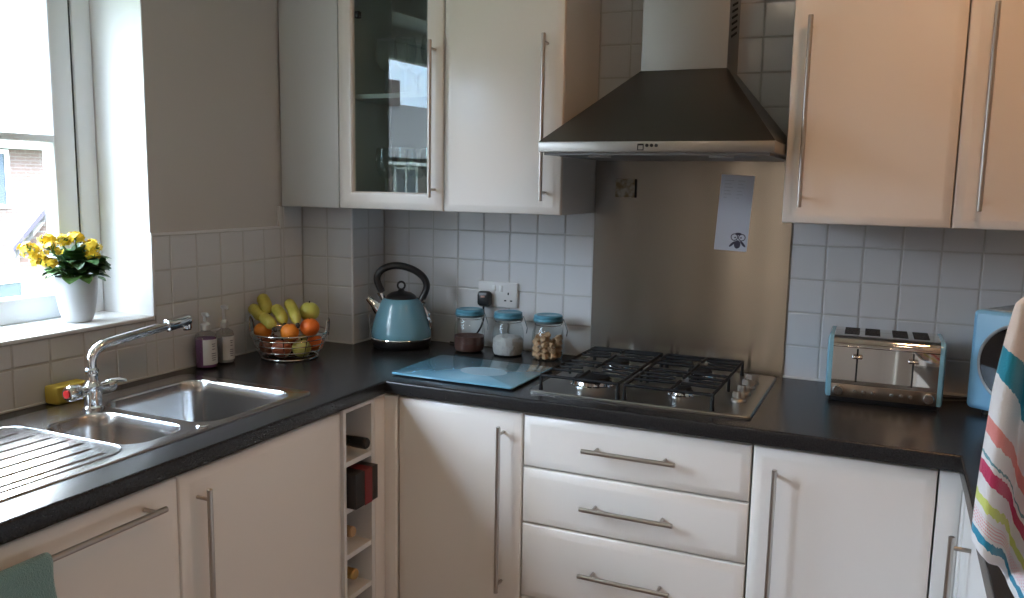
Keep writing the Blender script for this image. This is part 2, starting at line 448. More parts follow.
# right run
r = thing('corner_base_cabinet', 'white base cabinet at the right corner below the striped tea towel', 'base cabinet', (2.3, -.9, 0))
MB().box(RX+.035, RW-.02, -1.52, -.02, .15, .868).build('carcass', M_carc, r); plinth_box(r, RX+.07, RW-.05, -1.52, -.05)
mb = MB(); mb.box(1.9955, RX+.012, YD+.003, YD+.02, .152, .868, .002); mb.box(RX+.012, RX+.034, -.632, YD+.003, .152, .868, .002); mb.build('corner_post', M_carc, r)
d = slab_door('door', r, V(RX+.034, -.634, DB), -Y, Z, -X, .50, DT-DB, m=mat('white_door', (.76,.75,.73), .3))
bar_handle(d, (RX+.014, -.830, .40), (RX+.014, -.830, .815), -X, .022, .034)
d = slab_door('door', r, V(RX+.034, -1.137, DB), -Y, Z, -X, .382, DT-DB, m=MATS['white_door'])
# tall housing that the towel hangs on (just out of frame)
r = thing('tall_cabinet', 'tall cream larder cabinet with towel peg at the end of the right worktop', 'tall cabinet', (2.35, -1.82, 0))
MB().box(2.085, RW-.01, -2.12, -1.528, .15, 2.12).build('carcass', M_carc, r); plinth_box(r, 2.12, RW-.05, -2.12, -1.528)
slab_door('door', r, V(2.084, -1.530, DB), -Y, Z, -X, .59, 1.96)
mb = MB(); mb.cyl((2.100,-1.528,1.40), (2.100,-1.462,1.402), .006); mb.sphere((2.100,-1.459,1.403), .011); mb.build('peg', M_chrome, r)

# ------------------------------------------------------------------ wall cabinets
WB = 1.376; WT = 2.09; WY = -.3103
def wall_carcass(r, x0, x1, y, bottom=WB+.001):
    MB().box(x0+g, x1-g, y+.021, -.007, bottom, WT).build('carcass', M_panel, r)
# left: glazed corner cabinet with blank panel to the wall
r = thing('glazed_wall_cabinet', 'cream wall cabinet with clear glass door and blank corner panel', 'wall cabinet', (.3, -.16, WB))
x0, x1 = .2325, .6125
mb = MB()
mb.box(BX+.002, x0+.018, WY+.021, -.007, WB+.001, WT); mb.box(x1-.0195, x1-.0015, WY+.021, -.007, WB+.001, WT)
mb.box(x0+.018, x1-.0195, WY+.021, -.007, WB+.001, WB+.019); mb.box(x0+.018, x1-.0195, WY+.021, -.007, WT-.018, WT)
mb.build('carcass', M_panel, r)
MB().box(x0+.018, x1-.0195, -.02, -.008, WB+.019, WT-.018).build('back_panel', M_inner, r)
mb = MB(); mb.box(x0+.0185, x0+.0205, WY+.03, -.02, WB+.02, WT-.02); mb.build('lining', M_inner, r); mb = MB(); mb.box(x1-.0225, x1-.0205, WY+.03, -.02, WB+.02, WT-.02); mb.build('lining', M_inner, r)
MB().box(x0+.021, x1-.023, WY+.045, -.021, 1.722, 1.736).build('shelf', M_inner, r)
MB().box(.0015, x0-.002, WY+.008, WY+.022, WB, WT, .002).build('blank_panel', M_panel, r)
MB().box(.0015, BX, -.29, -.20, WB+.0005, WB+.018).build('base_panel', M_panel, r)
def framed_door(parent, o, u, v, n, w, h, fr):
    t = .020; mb = MB(); bm = mb.bm
    def lp(ins, d): return [o + u*a + v*b + n*d for a, b in ((ins,ins),(w-ins,ins),(w-ins,h-ins),(ins,h-ins))]
    L = [lp(fr,0), lp(.001,0), lp(0,.001), lp(0,t-.0105), lp(.0012,t-.0080), lp(.0035,t-.0062), lp(.019,t-.0009), lp(.0215,t-.0002), lp(.024,t), lp(fr-.012,t), lp(fr-.006,t-.001), lp(fr-.001,t-.006), lp(fr,t-.008), lp(fr,0)]
    mb.loft(L, False, False); bmesh.ops.remove_doubles(bm, verts=bm.verts, dist=1e-6)
    return mb.build('door', M_cream, parent, angle=28)
d = framed_door(r, V(x0+g, WY+.02, WB), X, Z, -Y, x1-x0-2*g, WT-WB, .055)
mb = MB(); mb.loft([[V(x0+.054,WY+.0165,z),V(x1-.054,WY+.005,z),V(x1-.054,WY+.008,z),V(x0+.054,WY+.0195,z)] for z in (WB+.054,WT-.054)]); mb.build('glass_pane', M_cabglass, d, label='clear glass pane')
bar_handle(d, (.588, WY, 1.418), (.588, WY, 1.877), -Y, .024)
mb = MB(); mb.box(x0+.060, x0+.074, WY+.0145, WY+.030, 1.965, 1.985); mb.build('hinge', M_dark, d)
# glasses inside
def wine_glass(x, y, z, label=None, first=[None]):
    if first[0] is None:
        r = thing('wine_glass', 'x', 'glass', (0,0,0))
        mb = MB(); mb.lathe([(.036,.0),(.034,.003),(.005,.006)], n=20); mb.build('foot', M_drinkglass, r)
        mb = MB(); mb.lathe([(.0042,.005),(.0035,.04),(.005,.078)], n=12); mb.build('stem', M_drinkglass, r)
        mb = MB(); mb.lathe([(.003,.076),(.022,.086),(.034,.11),(.037,.135),(.031,.175),(.0300,.175),(.0355,.135),(.032,.112),(.02,.09),(.003,.08)], n=24); mb.build('bowl', M_drinkglass, r)
        first[0] = r; o = r
    else: o = copy_tree(first[0])
    o.location = (x, y, z); return o
G1 = [(.345,-.20),(.43,-.22),(.515,-.20),(.40,-.10),(.50,-.10)]
for i, (x, y) in enumerate(G1):
    for z, nm, gr in ((1.7365,'upper','glasses on the upper shelf of the glazed cabinet'),(WB+.0195,'lower','glasses on the floor of the glazed cabinet')):
        o = wine_glass(x, y, z); o['group'] = gr
        o['label'] = 'clear stemmed glass on the %s behind the cabinet glass' % ('upper shelf' if nm == 'upper' else 'bottom shelf')
        o['category'] = 'glass'
# left solid
r = thing('wall_cabinet', 'cream wall cabinet with solid door left of the cooker hood', 'wall cabinet', (.8, -.16, WB))
wall_carcass(r, .6155, .9965, WY)
d = slab_door('door', r, V(.6155+g, WY+.02, WB), X, Z, -Y, .378, WT-WB)
bar_handle(d, (.948, WY, 1.416), (.948, WY, 1.877), -Y, .024)
# right ones
RY = -.3045
r = thing('wall_cabinet', 'cream wall cabinet with solid door just right of the cooker hood', 'wall cabinet', (1.8, -.16, WB))
wall_carcass(r, 1.6005, 1.9895, RY)
d = slab_door('door', r, V(1.6005+g, RY+.02, WB), X, Z, -Y, .3865, WT-WB); bar_handle(d, (1.6455, RY, 1.418), (1.6455, RY, 1.882), -Y, .024)
r = thing('wall_cabinet', 'cream wall cabinet at the far right edge above the microwave', 'wall cabinet', (2.2, -.16, WB))
wall_carcass(r, 1.990, 2.380, RY)
d = slab_door('door', r, V(1.990+g, RY+.02, WB), X, Z, -Y, .387, WT-WB); bar_handle(d, (2.042, RY, 1.419), (2.042, RY, 1.886), -Y, .024)

# ------------------------------------------------------------------ cooker hood
HX0, HX1, HY = 1.0000, 1.5990, -.488
r = thing('cooker_hood', 'stainless steel chimney cooker hood above the hob', 'cooker hood', (1.30, -.24, 1.54))
CX0, CX1, CY = 1.176, 1.420, -.168; ZR0, ZR1, ZC = 1.543, 1.574, 1.787
mb = MB()
mb.loft([[V(HX0,HY,ZR1),V(HX1,HY,ZR1),V(HX1,-.006,ZR1),V(HX0,-.006,ZR1)], [V(CX0,CY,ZC),V(CX1,CY,ZC),V(CX1,-.006,ZC),V(CX0,-.006,ZC)]])
mb.build('canopy', M_darksteel, r)
mb = MB(); mb.box(HX0, HX1, HY-.001, -.006, ZR0+.004, ZR1, .002); mb.build('rim', mat('rim_steel', (.33,.31,.285), .36, 1.0), r)
mb = MB(); mb.box(HX0+.012, HX1-.012, HY+.012, -.01, ZR0-.003, ZR0+.0045); mb.build('filter_panel', mat('hood_filter', (.18,.18,.18), .45, 1.0), r)
mb = MB(); mb.box(CX0+.001, CX1-.001, CY+.001, -.006, ZC, 2.41, .002)
chim = mb.build('chimney', M_chimney, r)
mb = MB()
for k in range(9):
    z = 1.872 + k*.0165
    mb.obox(V(CX1-.0008, CY+.035, z), V(0,1,.30).normalized(), V(0,-.30,1).normalized(), X, .080, .006, .0015)
mb.build('vent_slots', M_dark, chim)
mb = MB()
mb.box(1.268, 1.284, HY-.0025, HY-.0005, 1.5515, 1.5535); mb.box(1.268, 1.284, HY-.0025, HY-.0005, 1.5635, 1.5675)
mb.box(1.268, 1.270, HY-.0025, HY-.0005, 1.5515, 1.5675); mb.box(1.282, 1.284, HY-.0025, HY-.0005, 1.5515, 1.5675)
mb.build('badge', M_dark, r, label='small square badge')
for k in range(3):
    mb = MB(); mb.cyl((1.2925+k*.0118, HY+.001, 1.5635), (1.2925+k*.0118, HY-.004, 1.5635), .0042, n=16); mb.build('button', M_dark, r)
for x in (1.14, 1.46):
    mb = MB(); mb.cyl((x,-.40,ZR0-.002), (x,-.40,ZR0-.006), .03); mb.build('lamp_lens', mat('lamp_lens', (.5,.5,.48), .3), r)

# ------------------------------------------------------------------ splashback
mb = MB(); mb.box(XS+.001, XR-.001, -.0042, -.0005, Z0+.001, 1.5425)
o = mb.build('steel_splashback', M_splash)
me = o.data; uv = me.uv_layers.new(name='UVMap')
for lpp in me.loops:
    co = me.vertices[lpp.vertex_index].co; uv.data[lpp.index].uv = (co.x, co.z)
tag(o, 'brushed stainless steel splashback panel on the wall behind the hob', 'splashback')
# leaflet
r = thing('note_sheet', 'white notepad sheet with an owl drawing stuck on the steel splashback', 'paper', (1.427,-.006,1.39))
a = math.radians(-2.2)
ux, uz = V(math.cos(a),0,math.sin(a)), V(.055,0,1).normalized()
o0 = V(1.377,-.0043,1.2795)
mb = MB(); mb.obox(o0, ux, uz, -Y, .096, .223, .0008); sheet = mb.build('sheet', M_paper, r)
def onsheet(p, q, d=.0010): return o0 + ux*p + uz*q - Y*d
mb = MB()
for k in range(6):
    w = [.026,.020,.024,.018,.022,.010][k]
    mb.obox(onsheet(.012, .205-k*.010), ux, uz, -Y, w, .003, .0002)
    mb.obox(onsheet(.050, .205-k*.010), ux, uz, -Y, w*.8, .0025, .0002)
mb.build('handwriting', M_pencil, r, label='faint handwritten lines')
def disc(c, rx, rz, m, name, d, ang=0, n=20):
    mb = MB(); ca, sa = math.cos(ang), math.sin(ang)
    lo = [onsheet(c[0]+rx*math.cos(2*PI*k/n)*ca-rz*math.sin(2*PI*k/n)*sa, c[1]+rx*math.cos(2*PI*k/n)*sa+rz*math.sin(2*PI*k/n)*ca, d) for k in range(n)]
    hi = [p - Y*.0002 for p in lo]
    mb.loft([lo, hi]); return mb
owl = bpy.data.objects.new('owl_drawing', None); COL.objects.link(owl); owl.parent = r
b = disc((.067,.020), .0095, .0125, 0, '', .0009); 
for c, rx, rz, an in (((.052,.020),.0035,.0115,-.75),((.083,.022),.0035,.0115,.75),((.0565,.041),.0108,.0108,0),((.0785,.041),.0108,.0108,0),((.0675,.051),.010,.004,0)):
    q = disc(c, rx, rz, 0, '', .0009, an)
    tmp = bpy.data.meshes.new('t'); q.bm.to_mesh(tmp); q.bm.free(); b.bm.from_mesh(tmp)
b.build('owl_body', M_ink, owl)
b = disc((.0565,.041), .0082, .0082, 0, '', .0012)
q = disc((.0785,.041), .0082, .0082, 0, '', .0012); tmp = bpy.data.meshes.new('t'); q.bm.to_mesh(tmp); q.bm.free(); b.bm.from_mesh(tmp)
b.build('owl_eyes', M_paper, owl)
b = disc((.059,.040), .0024, .0024, 0, '', .0015)
q = disc((.076,.040), .0024, .0024, 0, '', .0015); tmp = bpy.data.meshes.new('t'); q.bm.to_mesh(tmp); q.bm.free(); b.bm.from_mesh(tmp)
b.build('owl_pupils', M_ink, owl)
# magnet
m = mat('magnet_picture', (.3,.28,.2), .4); noise_color(m, (.22,.17,.08), (.47,.45,.39), 45, .40, .60, 3)
r = thing('picture_magnet', 'small square picture magnet stuck on the left of the splashback', 'magnet', (1.096,-.006,1.455))
mb = MB(); mb.box(1.0640,1.1300,-.0082,-.0045,1.4280,1.4840,.0012); mb.build('picture', m, r)
mb = MB(); mb.box(1.1255,1.1312,-.0086,-.0045,1.4275,1.4845,.0008); mb.build('edge_strip', M_dark, r)

# ------------------------------------------------------------------ hob
r = thing('gas_hob', 'stainless steel gas hob with black pan supports set in the worktop', 'hob', (1.295,-.285,Z0))
def rrect(x0, x1, y0, y1, rad, z, n=6):
    pts = []
    for cx, cy, a0 in ((x1-rad,y1-rad,0),(x0+rad,y1-rad,PI/2),(x0+rad,y0+rad,PI),(x1-rad,y0+rad,3*PI/2)):
        for k in range(n+1):
            a = a0 + PI/2*k/n; pts.append(V(cx+rad*math.cos(a), cy+rad*math.sin(a), z))
    return pts
M_hob = mat('hob_steel', (.31,.295,.275), .30, 1.0)
mb = MB()
hx0, hx1, hy0, hy1 = 1.004, 1.585, -.533, -.038
L = [rrect(hx0,hx1,hy0,hy1,.014,Z0+.0005), rrect(hx0,hx1,hy0,hy1,.014,Z0+.005), rrect(hx0+.002,hx1-.002,hy0+.002,hy1-.002,.013,Z0+.0075), rrect(hx0+.007,hx1-.007,hy0+.007,hy1-.007,.012,Z0+.0085), rrect(hx0+.016,hx1-.016,hy0+.016,hy1-.016,.012,Z0+.0065)]
mb.loft(L); mb.build('hob_tray', M_hob, r)
HZ = Z0+.0066
for (x, y, rad) in ((1.135,-.385,.056),(1.135,-.150,.040),(1.385,-.390,.030),(1.385,-.160,.040)):
    b = thing('burner', 'x', 'x', (x,y,HZ)); del b['label']; del b['category']; b.parent = r; b.location = V(x,y,HZ)-r.location
    mb = MB(); mb.lathe([(rad+.006,0),(rad+.006,.003),(rad+.002,.006),(rad,.014),(rad*.5,.015)], n=32); mb.build('burner_ring', M_chrome, b, world=False)
    mb = MB(); mb.lathe([(rad*.86,.0155),(rad*.88,.019),(rad*.80,.024),(rad*.3,.0255),(.001,.0255)], n=32); mb.build('burner_cap', M_matt, b, world=False)
def grate(x0, x1, y0, y1, burners):
    mb = MB(); zt = .957; rr = .0041
    loop = [V(x0,y0,zt),V(x1,y0,zt),V(x1,y1,zt),V(x0,y1,zt)]
    for i in range(4):
        a, b2 = loop[i], loop[(i+1)%4]; mb.tube([a,b2], rr, 8)
    for p in loop: mb.tube([p+V(0,0,.0035), V(p.x,p.y,.935), V(p.x,p.y,HZ+.0005)], [rr,rr*1.1,rr*1.5], 8)
    ym = (y0+y1)/2
    mb.tube([V(x0,ym,zt),V(x1,ym,zt)], rr, 8)
    for x in (x0,x1): mb.tube([V(x,ym,zt),V(x,ym,HZ+.0005)], rr, 8)
    for bx, by, rad in burners:
        gap = rad*.42+.006
        ya, yb = (y0, ym) if by < ym else (ym, y1)
        zz = zt+.002
        for dy in (-.045, .045):
            mb.tube([V(x0,by+dy,zt),V(bx-gap*.4,by+dy,zz)], rr, 8); mb.tube([V(x1,by+dy,zt),V(bx+gap*.4,by+dy,zz)], rr, 8)
        mb.tube([V(x0,by,zt),V(bx-gap,by,zz)], rr*.9, 8); mb.tube([V(x1,by,zt),V(bx+gap,by,zz)], rr*.9, 8)
        mb.tube([V(bx,ya,zt),V(bx,by-gap,zz)], rr, 8); mb.tube([V(bx,yb,zt),V(bx,by+gap,zz)], rr, 8)
    mb.build('pan_support', M_matt, r)
grate(1.034, 1.248, -.515, -.070, [(1.135,-.385,.056),(1.135,-.150,.040)])
grate(1.266, 1.490, -.515, -.070, [(1.385,-.390,.030),(1.385,-.160,.040)])
for y in (-.380,-.302,-.226,-.156):
    mb = MB(); c = V(1.532,y,HZ)
    mb.lathe([(.0195,0),(.0195,.004),(.017,.007),(.008,.009),(.0075,.024),(.001,.025)], c, 24)
    mb.obox(c+V(-.016,-.0045,.008), X, Y, Z, .032, .009, .017, .003)
    mb.build('knob', mat('knob_steel', (.45,.41,.36), .34, 1.0), r)

# ------------------------------------------------------------------ sink
r = thing('kitchen_sink', 'stainless steel sink with one and a half bowls and ribbed drainer', 'sink', (.29,-1.29,Z0))
SX0, SX1, SY0, SY1 = .062, .515, -1.795, -.805; SZ = Z0+.004
def plate_with_holes(outer, holes):
    bm = bmesh.new(); es = []
    for lp in [outer]+holes:
        vs = [bm.verts.new(p) for p in lp]
        es += [bm.edges.new((vs[i], vs[(i+1)%len(vs)])) for i in range(len(vs))]
    bmesh.ops.triangle_fill(bm, edges=es, use_beauty=True, use_dissolve=False)
    return bm
main = (.128, .490, -1.165, -.845, .06); small = (.182, .476, -1.362, -1.194, .060)
bm = plate_with_holes(rrect(SX0+.004,SX1-.004,SY0+.004,SY1-.004,.03,SZ), [rrect(*main[:4],main[4],SZ,8), rrect(*small[:4],small[4],SZ,8)])
mb = MB(); mb.bm.free(); mb.bm = bm
mb.loft([rrect(SX0+.004,SX1-.004,SY0+.004,SY1-.004,.03,SZ), rrect(SX0+.001,SX1-.001,SY0+.001,SY1-.001,.032,SZ-.001), rrect(SX0,SX1,SY0,SY1,.033,Z0+.0004)], False, False)
bmesh.ops.remove_doubles(mb.bm, verts=mb.bm.verts, dist=1e-5)
mb.build('sink_top', M_sink, r, angle=30)
def bowl(name, rc, depth):
    x0,x1,y0,y1,rd = rc; L = []
    for ins, z, k in ((0,0,1),(.0015,-.0015,1),(.004,-.006,1),(.008,-.03,1),(.014,-depth+.04,1),(.022,-depth+.018,.95),(.040,-depth+.004,.8),(.062,-depth,.55)):
        L.append(rrect(x0+ins,x1-ins,y0+ins,y1-ins,max(rd*k-ins*.2,.012),SZ+z,8))
    mb = MB(); mb.loft(L, False, True)
    cx, cy = (x0+x1)/2,(y0+y1)/2
    o = mb.build(name, M_sink, r, angle=40)
    m2 = MB(); m2.lathe([(.038,.0005),(.038,.002),(.032,.003),(.028,.0015),(.001,.0012)], (cx,cy,SZ-depth), 28); m2.build('waste', M_chrome, o)
bowl('main_bowl', main, .17); bowl('half_bowl', small, .11)
mb = MB()
for k in range(8):
    x = .140 + k*.0455
    ye = -1.385 - .018*((k-4.2)/3.5)**2 - (.0 if k < 6 else .012)
    mb.tube([V(x,ye,SZ-.0015), V(x,ye-.012,SZ+.0006), V(x,-1.74,SZ+.0006), V(x,-1.755,SZ-.0015)], (.0024), 8)
mb.build('drainer_ribs', M_sink, r)
mb = MB(); lp = rrect(.118,.484,-1.772,-1.368,.05,SZ+.0002,8); mb.tube(lp, .0024, 8, closed=True); mb.build('drainer_edge', M_sink, r)
mb = MB(); mb.lathe([(.0145,0),(.0145,.003),(.012,.005),(.001,.0052)], (.492,-1.182,SZ), 24); mb.build('overflow_cap', M_chrome, r)

# ------------------------------------------------------------------ mixer tap
r = thing('mixer_tap', 'chrome mixer tap with long swivel spout standing behind the sink', 'tap', (.152,-1.19,SZ))
tx, ty = .152, -1.184
mb = MB(); mb.lathe([(.025,0),(.025,.004),(.021,.008),(.019,.03),(.023,.038),(.023,.055),(.016,.064),(.0135,.07),(.0135,.085),(.016,.088),(.016,.094),(.0125,.098)], (tx,ty,SZ), 28)
mb.build('tap_body', M_chrome, r)
mb = MB()
pts = [V(tx,ty,SZ+.090), V(tx,ty,SZ+.112)]
end = V(.172,-.905,1.089); kb = V(tx,ty,1.064)
for k in range(1, 10):
    a = PI/2*k/9; t_ = 1-math.cos(a); s_ = math.sin(a)
    pts.append(V(tx+.0035*t_*1.6, ty+.058*t_, SZ+.112+.041*s_))
pts.append(pts[-1].lerp(end, .5)); pts.append(end)
mb.tube(pts, .0118, 16); mb.build('spout', M_chrome, r)
dv = (end-pts[-2]).normalized()
mb = MB(); mb.tube([end-dv*.070, end-dv*.066, end-dv*.064, end+dv*.004, end+dv*.012], [.0125,.0125,.0165,.017,.012], 20)
mb.tube([end+dv*.002, end+V(0,.002,-.010), end+V(0,.003,-.022)], [.0145,.0135,.0125], 18); mb.build('nozzle', M_chrome, r)
mb = MB(); mb.cyl(end+V(0,.003,-.0215), end+V(0,.0032,-.026), .0108); mb.build('aerator', M_black, r)
for s, nm in ((-1,'hot'),(1,'cold')):
    mb = MB(); zc = SZ+.046
    mb.cyl((tx,ty+s*.018,zc), (tx,ty+s*.040,zc), .0125)
    if s < 0:
        mb.tube([(tx,ty-.038,zc+.001),(tx+.002,ty-.041,zc+.001),(tx+.004,ty-.066,zc+.003),(tx+.004,ty-.072,zc+.003)], [.015,.0185,.0195,.016], 10)
    else:
        mb.tube([(tx,ty+.038,zc),(tx,ty+.042,zc),(tx,ty+.056,zc),(tx,ty+.060,zc)], [.013,.0155,.0155,.012], 20)
    hdl = mb.build('valve_handle', M_chrome, r)
    if s < 0:
        m2 = MB(); m2.cyl((tx+.004,ty-.0715,zc+.003), (tx+.0042,ty-.0745,zc+.003), .0095); m2.build('indicator', M_red, hdl, label='red hot-water dot')
    else:
        m2 = MB(); m2.tube([(tx+.004,ty+.045,zc+.010),(tx+.008,ty+.068,zc+.009),(tx+.010,ty+.088,zc+.004)], [.0065,.006,.0045], 10); m2.build('lever', M_chrome, hdl)

# sponge
m = mat('yellow_sponge', (.62,.44,.07), .9, bump=(120,.5,.003))
o = MB().box(.008,.056,-1.205,-1.112,Z0+.001,Z0+.046,.006,3).build('sponge', m); tag(o, 'yellow washing up sponge behind the tap against the tiles', 'sponge')

# ------------------------------------------------------------------ soap bottles
M_clearplastic = thin_glass('clear_plastic', (.88,.90,.92), 1.45)
def pump_bottle(name, label, x, y, rz, rad, hb, htop, liquid, level, body_m, pump_m):
    r = thing(name, label, 'bottle', (x,y,Z0+.0006), rz)
    mb = MB(); mb.lathe([(rad*.92,0),(rad,.004),(rad,hb*.82),(rad*.9,hb*.93),(rad*.45,hb),(rad*.40,hb+.008)], n=32); mb.build('bottle_body', body_m, r, world=False)
    mb = MB(); mb.lathe([(rad*.88,.003),(rad*.955,.006),(rad*.955,level)], n=32); mb.build('liquid', liquid, r, world=False)
    # label wrapped on the front
    mb = MB(); nseg = 14; L0 = []
    for k in range(nseg+1):
        a = math.radians(-42 + 118*k/nseg); L0.append(V((rad+.0006)*math.cos(a), (rad+.0006)*math.sin(a), 0))
    mb.loft([[p+V(0,0,.012) for p in L0], [p+V(0,0,hb*.80) for p in L0]], False, False, closed=False)
    lb = mb.build('label', mat('bottle_label', (.62,.62,.62), .5), r, world=False)
    mb = MB()
    for z, w in ((.66,12),(.60,9),(.52,10),(.40,14),(.34,14),(.28,14),(.22,11)):
        lo = []
        for k in range(6):
            a = math.radians(16 - w + 2*w*k/5); lo.append(V((rad+.0010)*math.cos(a), (rad+.0010)*math.sin(a), 0))
        mb.loft([[p+V(0,0,hb*z) for p in lo], [p+V(0,0,hb*z+.0028) for p in lo]], False, False, closed=False)
    mb.build('print', mat('label_print', (.22,.22,.24), .6), lb, world=False)
    mb = MB(); mb.lathe([(rad*.44,hb+.004),(rad*.46,hb+.020),(rad*.34,hb+.024),(.006,hb+.027),(.0045,htop-.012),(.009,htop-.010),(.010,htop-.002),(.006,htop)], n=20)
    mb.tube([(0,0,htop-.006),(.016,0,htop-.006),(.026,0,htop-.010)], [.005,.0045,.004], 10); mb.build('pump', pump_m, r, world=False)
M_pump = mat('frosted_pump', (.50,.50,.50), .4)
pump_bottle('soap_bottle', 'purple liquid soap pump bottle standing nearest the sink', .046, -.708, math.radians(-20), .0310, .108, .164, mat('purple_soap', (.21,.095,.21), .25), .088, M_clearplastic, M_pump)
pump_bottle('soap_bottle', 'clear soap pump bottle standing beside the purple one', .046, -.630, math.radians(-20), .0265, .104, .176, mat('clear_soap', (.44,.45,.45), .2), .080, M_clearplastic, M_pump)

# ------------------------------------------------------------------ fruit basket
BC = V(.156,-.465,Z0)
r = thing('fruit_basket', 'round chrome wire fruit basket on the worktop in the corner', 'basket', BC)
M_wire = mat('chrome_wire', (.62,.60,.57), .18, 1.0)
def ring(mb, rad, z, rr, n=48): mb.tube([V(BC.x+rad*math.cos(2*PI*k/n), BC.y+rad*math.sin(2*PI*k/n), Z0+z) for k in range(n)], rr, 8, closed=True)
for rad, z, rr, nm in ((.0860,.0035,.0028,'base_ring'),(.099,.027,.0017,'wire_ring'),(.108,.047,.0017,'wire_ring'),(.114,.065,.0017,'wire_ring'),(.1195,.081,.0026,'rim_ring')):
    mb = MB(); ring(mb, rad, z, rr); mb.build(nm, M_wire, r)
for k in range(10):
    a = 2*PI*k/10+.2; mb = MB()
    mb.tube([V(BC.x+rd*math.cos(a), BC.y+rd*math.sin(a), Z0+z) for rd, z in ((.086,.0045),(.098,.027),(.107,.047),(.113,.065),(.1185,.081))], .0014, 6); mb.build('upright', M_wire, r)
mb = MB()
for k in range(-4,5):
    d = k*.02; hl = math.sqrt(.086**2-d*d); mb.tube([V(BC.x-hl,BC.y+d,Z0+.0045),V(BC.x+hl,BC.y+d,Z0+.0045)], .0013, 6)
mb.build('base_wires', M_wire, r)
cr = V(.911,.412,0)
for s in (-1,1):
    mb = MB(); tdir = V(-.412,.911,0); pts = []
    for k in range(15):
        a = PI*k/14; pts.append(BC + cr*s*(.1165+.006*math.sin(a)) + tdir*.021*math.cos(a)*(1+.25*math.sin(a)) + V(0,0,.081-.014+ .058*math.sin(a)))
    mb.tube(pts, .0030, 8); mb.build('handle', M_wire, r)
FW = V(.412,-.911,0)   # towards the viewer
def fr(a, b, z): return BC + cr*a + FW*b + V(0,0,z)
M_orange = mat('orange_peel', (.78,.23,.02), .42, bump=(350,.35,.0015))
M_orange2 = mat('orange_peel_deep', (.72,.14,.015), .42, bump=(350,.35,.0015))
M_applegreen = mat('yellow_green_apple', (.52,.50,.10), .32)
M_applered = mat('red_apple', (.36,.09,.04), .3)
M_banana = mat('banana_skin', (.68,.52,.07), .45); noise_color(M_banana, (.40,.35,.05), (.55,.45,.08), 25)
M_tip = mat('banana_tip', (.03,.022,.012), .7)
def round_fruit(name, label, cat, p, rad, m, dimple=True):
    r = thing(name, label, cat, p-V(0,0,rad))
    mb = MB(); mb.lathe([(rad*math.cos(t), rad*.96*math.sin(t) - (.10*rad*math.exp(-((math.cos(t))/.22)**2) if t > 0 else 0)) for t in [(-PI/2+PI*k/18) for k in range(19)]], p, 28)
    mb.build('skin', m, r)
    mb = MB(); mb.cyl(p+V(0,0,rad*.80), p+V(.001,.001,rad*(1.06 if cat != 'orange' else .90)), .002 if cat != 'orange' else .004, n=8); mb.build('stem', M_tip, r)
# bottom layer
round_fruit('apple', 'red apple low in the basket behind the front wires', 'apple', fr(-.010,.058,.037), .030, M_applered)
round_fruit('pear', 'yellow-green fruit low in the basket right of the red apple', 'fruit', fr(.048,.044,.036), .029, mat('pear_skin', (.36,.32,.07), .4))
round_fruit('orange', 'orange at the lower right of the basket against the wires', 'orange', fr(.077,-.010,.044), .027, M_orange2)
round_fruit('apple', 'dark apple low at the left of the basket', 'apple', fr(-.062,.018,.038), .029, mat('dark_apple', (.22,.07,.03), .35))
round_fruit('apple', 'red apple at the back of the basket bottom', 'apple', fr(-.01,-.040,.038), .030, M_applered)
round_fruit('pear', 'green fruit at the back right of the basket bottom', 'fruit', fr(.042,-.058,.038), .027, MATS['pear_skin'])
round_fruit('apple', 'small red apple at the back left of the basket', 'apple', fr(-.065,-.042,.037), .026, MATS['dark_apple'])
# upper layer
round_fruit('orange', 'leftmost orange on the fruit basket rim under the bananas', 'orange', fr(-.078,.020,.0850), .0275, M_orange)
round_fruit('orange', 'middle orange at the front of the fruit basket', 'orange', fr(.016,.060,.0890), .0285, M_orange)
round_fruit('orange', 'deep orange fruit below the yellow-green apple on the right', 'orange', fr(.072,.034,.1010), .0300, M_orange2)
round_fruit('apple', 'large yellow-green apple on top at the right of the basket', 'apple', fr(.058,-.022,.1415), .0320, M_applegreen)
def banana(label, p0, p1, sag, rad):
    """p0 = rounded far end (high), p1 = dark tip (low, towards the viewer)"""
    r = thing('banana', label, 'banana', p1, group=None)
    pts = []; rs = []; n = 16
    for k in range(n+1):
        t = k/n; p = p0.lerp(p1, t) + V(0,0,1)*sag*4*t*(1-t)
        pts.append(p); rs.append(rad*min(1, .34+ 1.9*math.sin(PI*min(max(t,.0),1))**.75*.55) if 0 < t < 1 else rad*.30)
    mb = MB(); mb.tube(pts, rs, 10); mb.build('peel', M_banana, r, angle=60)
    d = (pts[-1]-pts[-2]).normalized()
    mb = MB(); mb.tube([pts[-1]-d*.001, pts[-1]+d*.006, pts[-1]+d*.013], [rad*.36,rad*.34,rad*.26], 8); mb.build('tip', M_tip, r)
    d = (pts[0]-pts[1]).normalized()
    mb = MB(); mb.tube([pts[0]-d*.001, pts[0]+d*.006], [rad*.34,rad*.28], 8); mb.build('stalk', mat('banana_stalk', (.30,.27,.06), .6), r)
banana('far left banana on the fruit pile, short end pointing down right', fr(-.127,-.030,.147), fr(-.082,.020,.120), .008, .0185)
banana('highest banana at the back left of the fruit pile', fr(-.100,-.050,.178), fr(-.064,.010,.135), .010, .0200)
banana('short lower banana resting on the leftmost orange', fr(-.074,.040,.131), fr(-.026,.082,.104), .007, .0180)
banana('middle banana of the pile above the middle orange', fr(-.050,-.018,.148), fr(.000,.058,.113), .012, .0185)
banana('long banana to the right beside the yellow-green apple', fr(-.017,-.050,.165), fr(.042,.066,.115), .013, .0178)

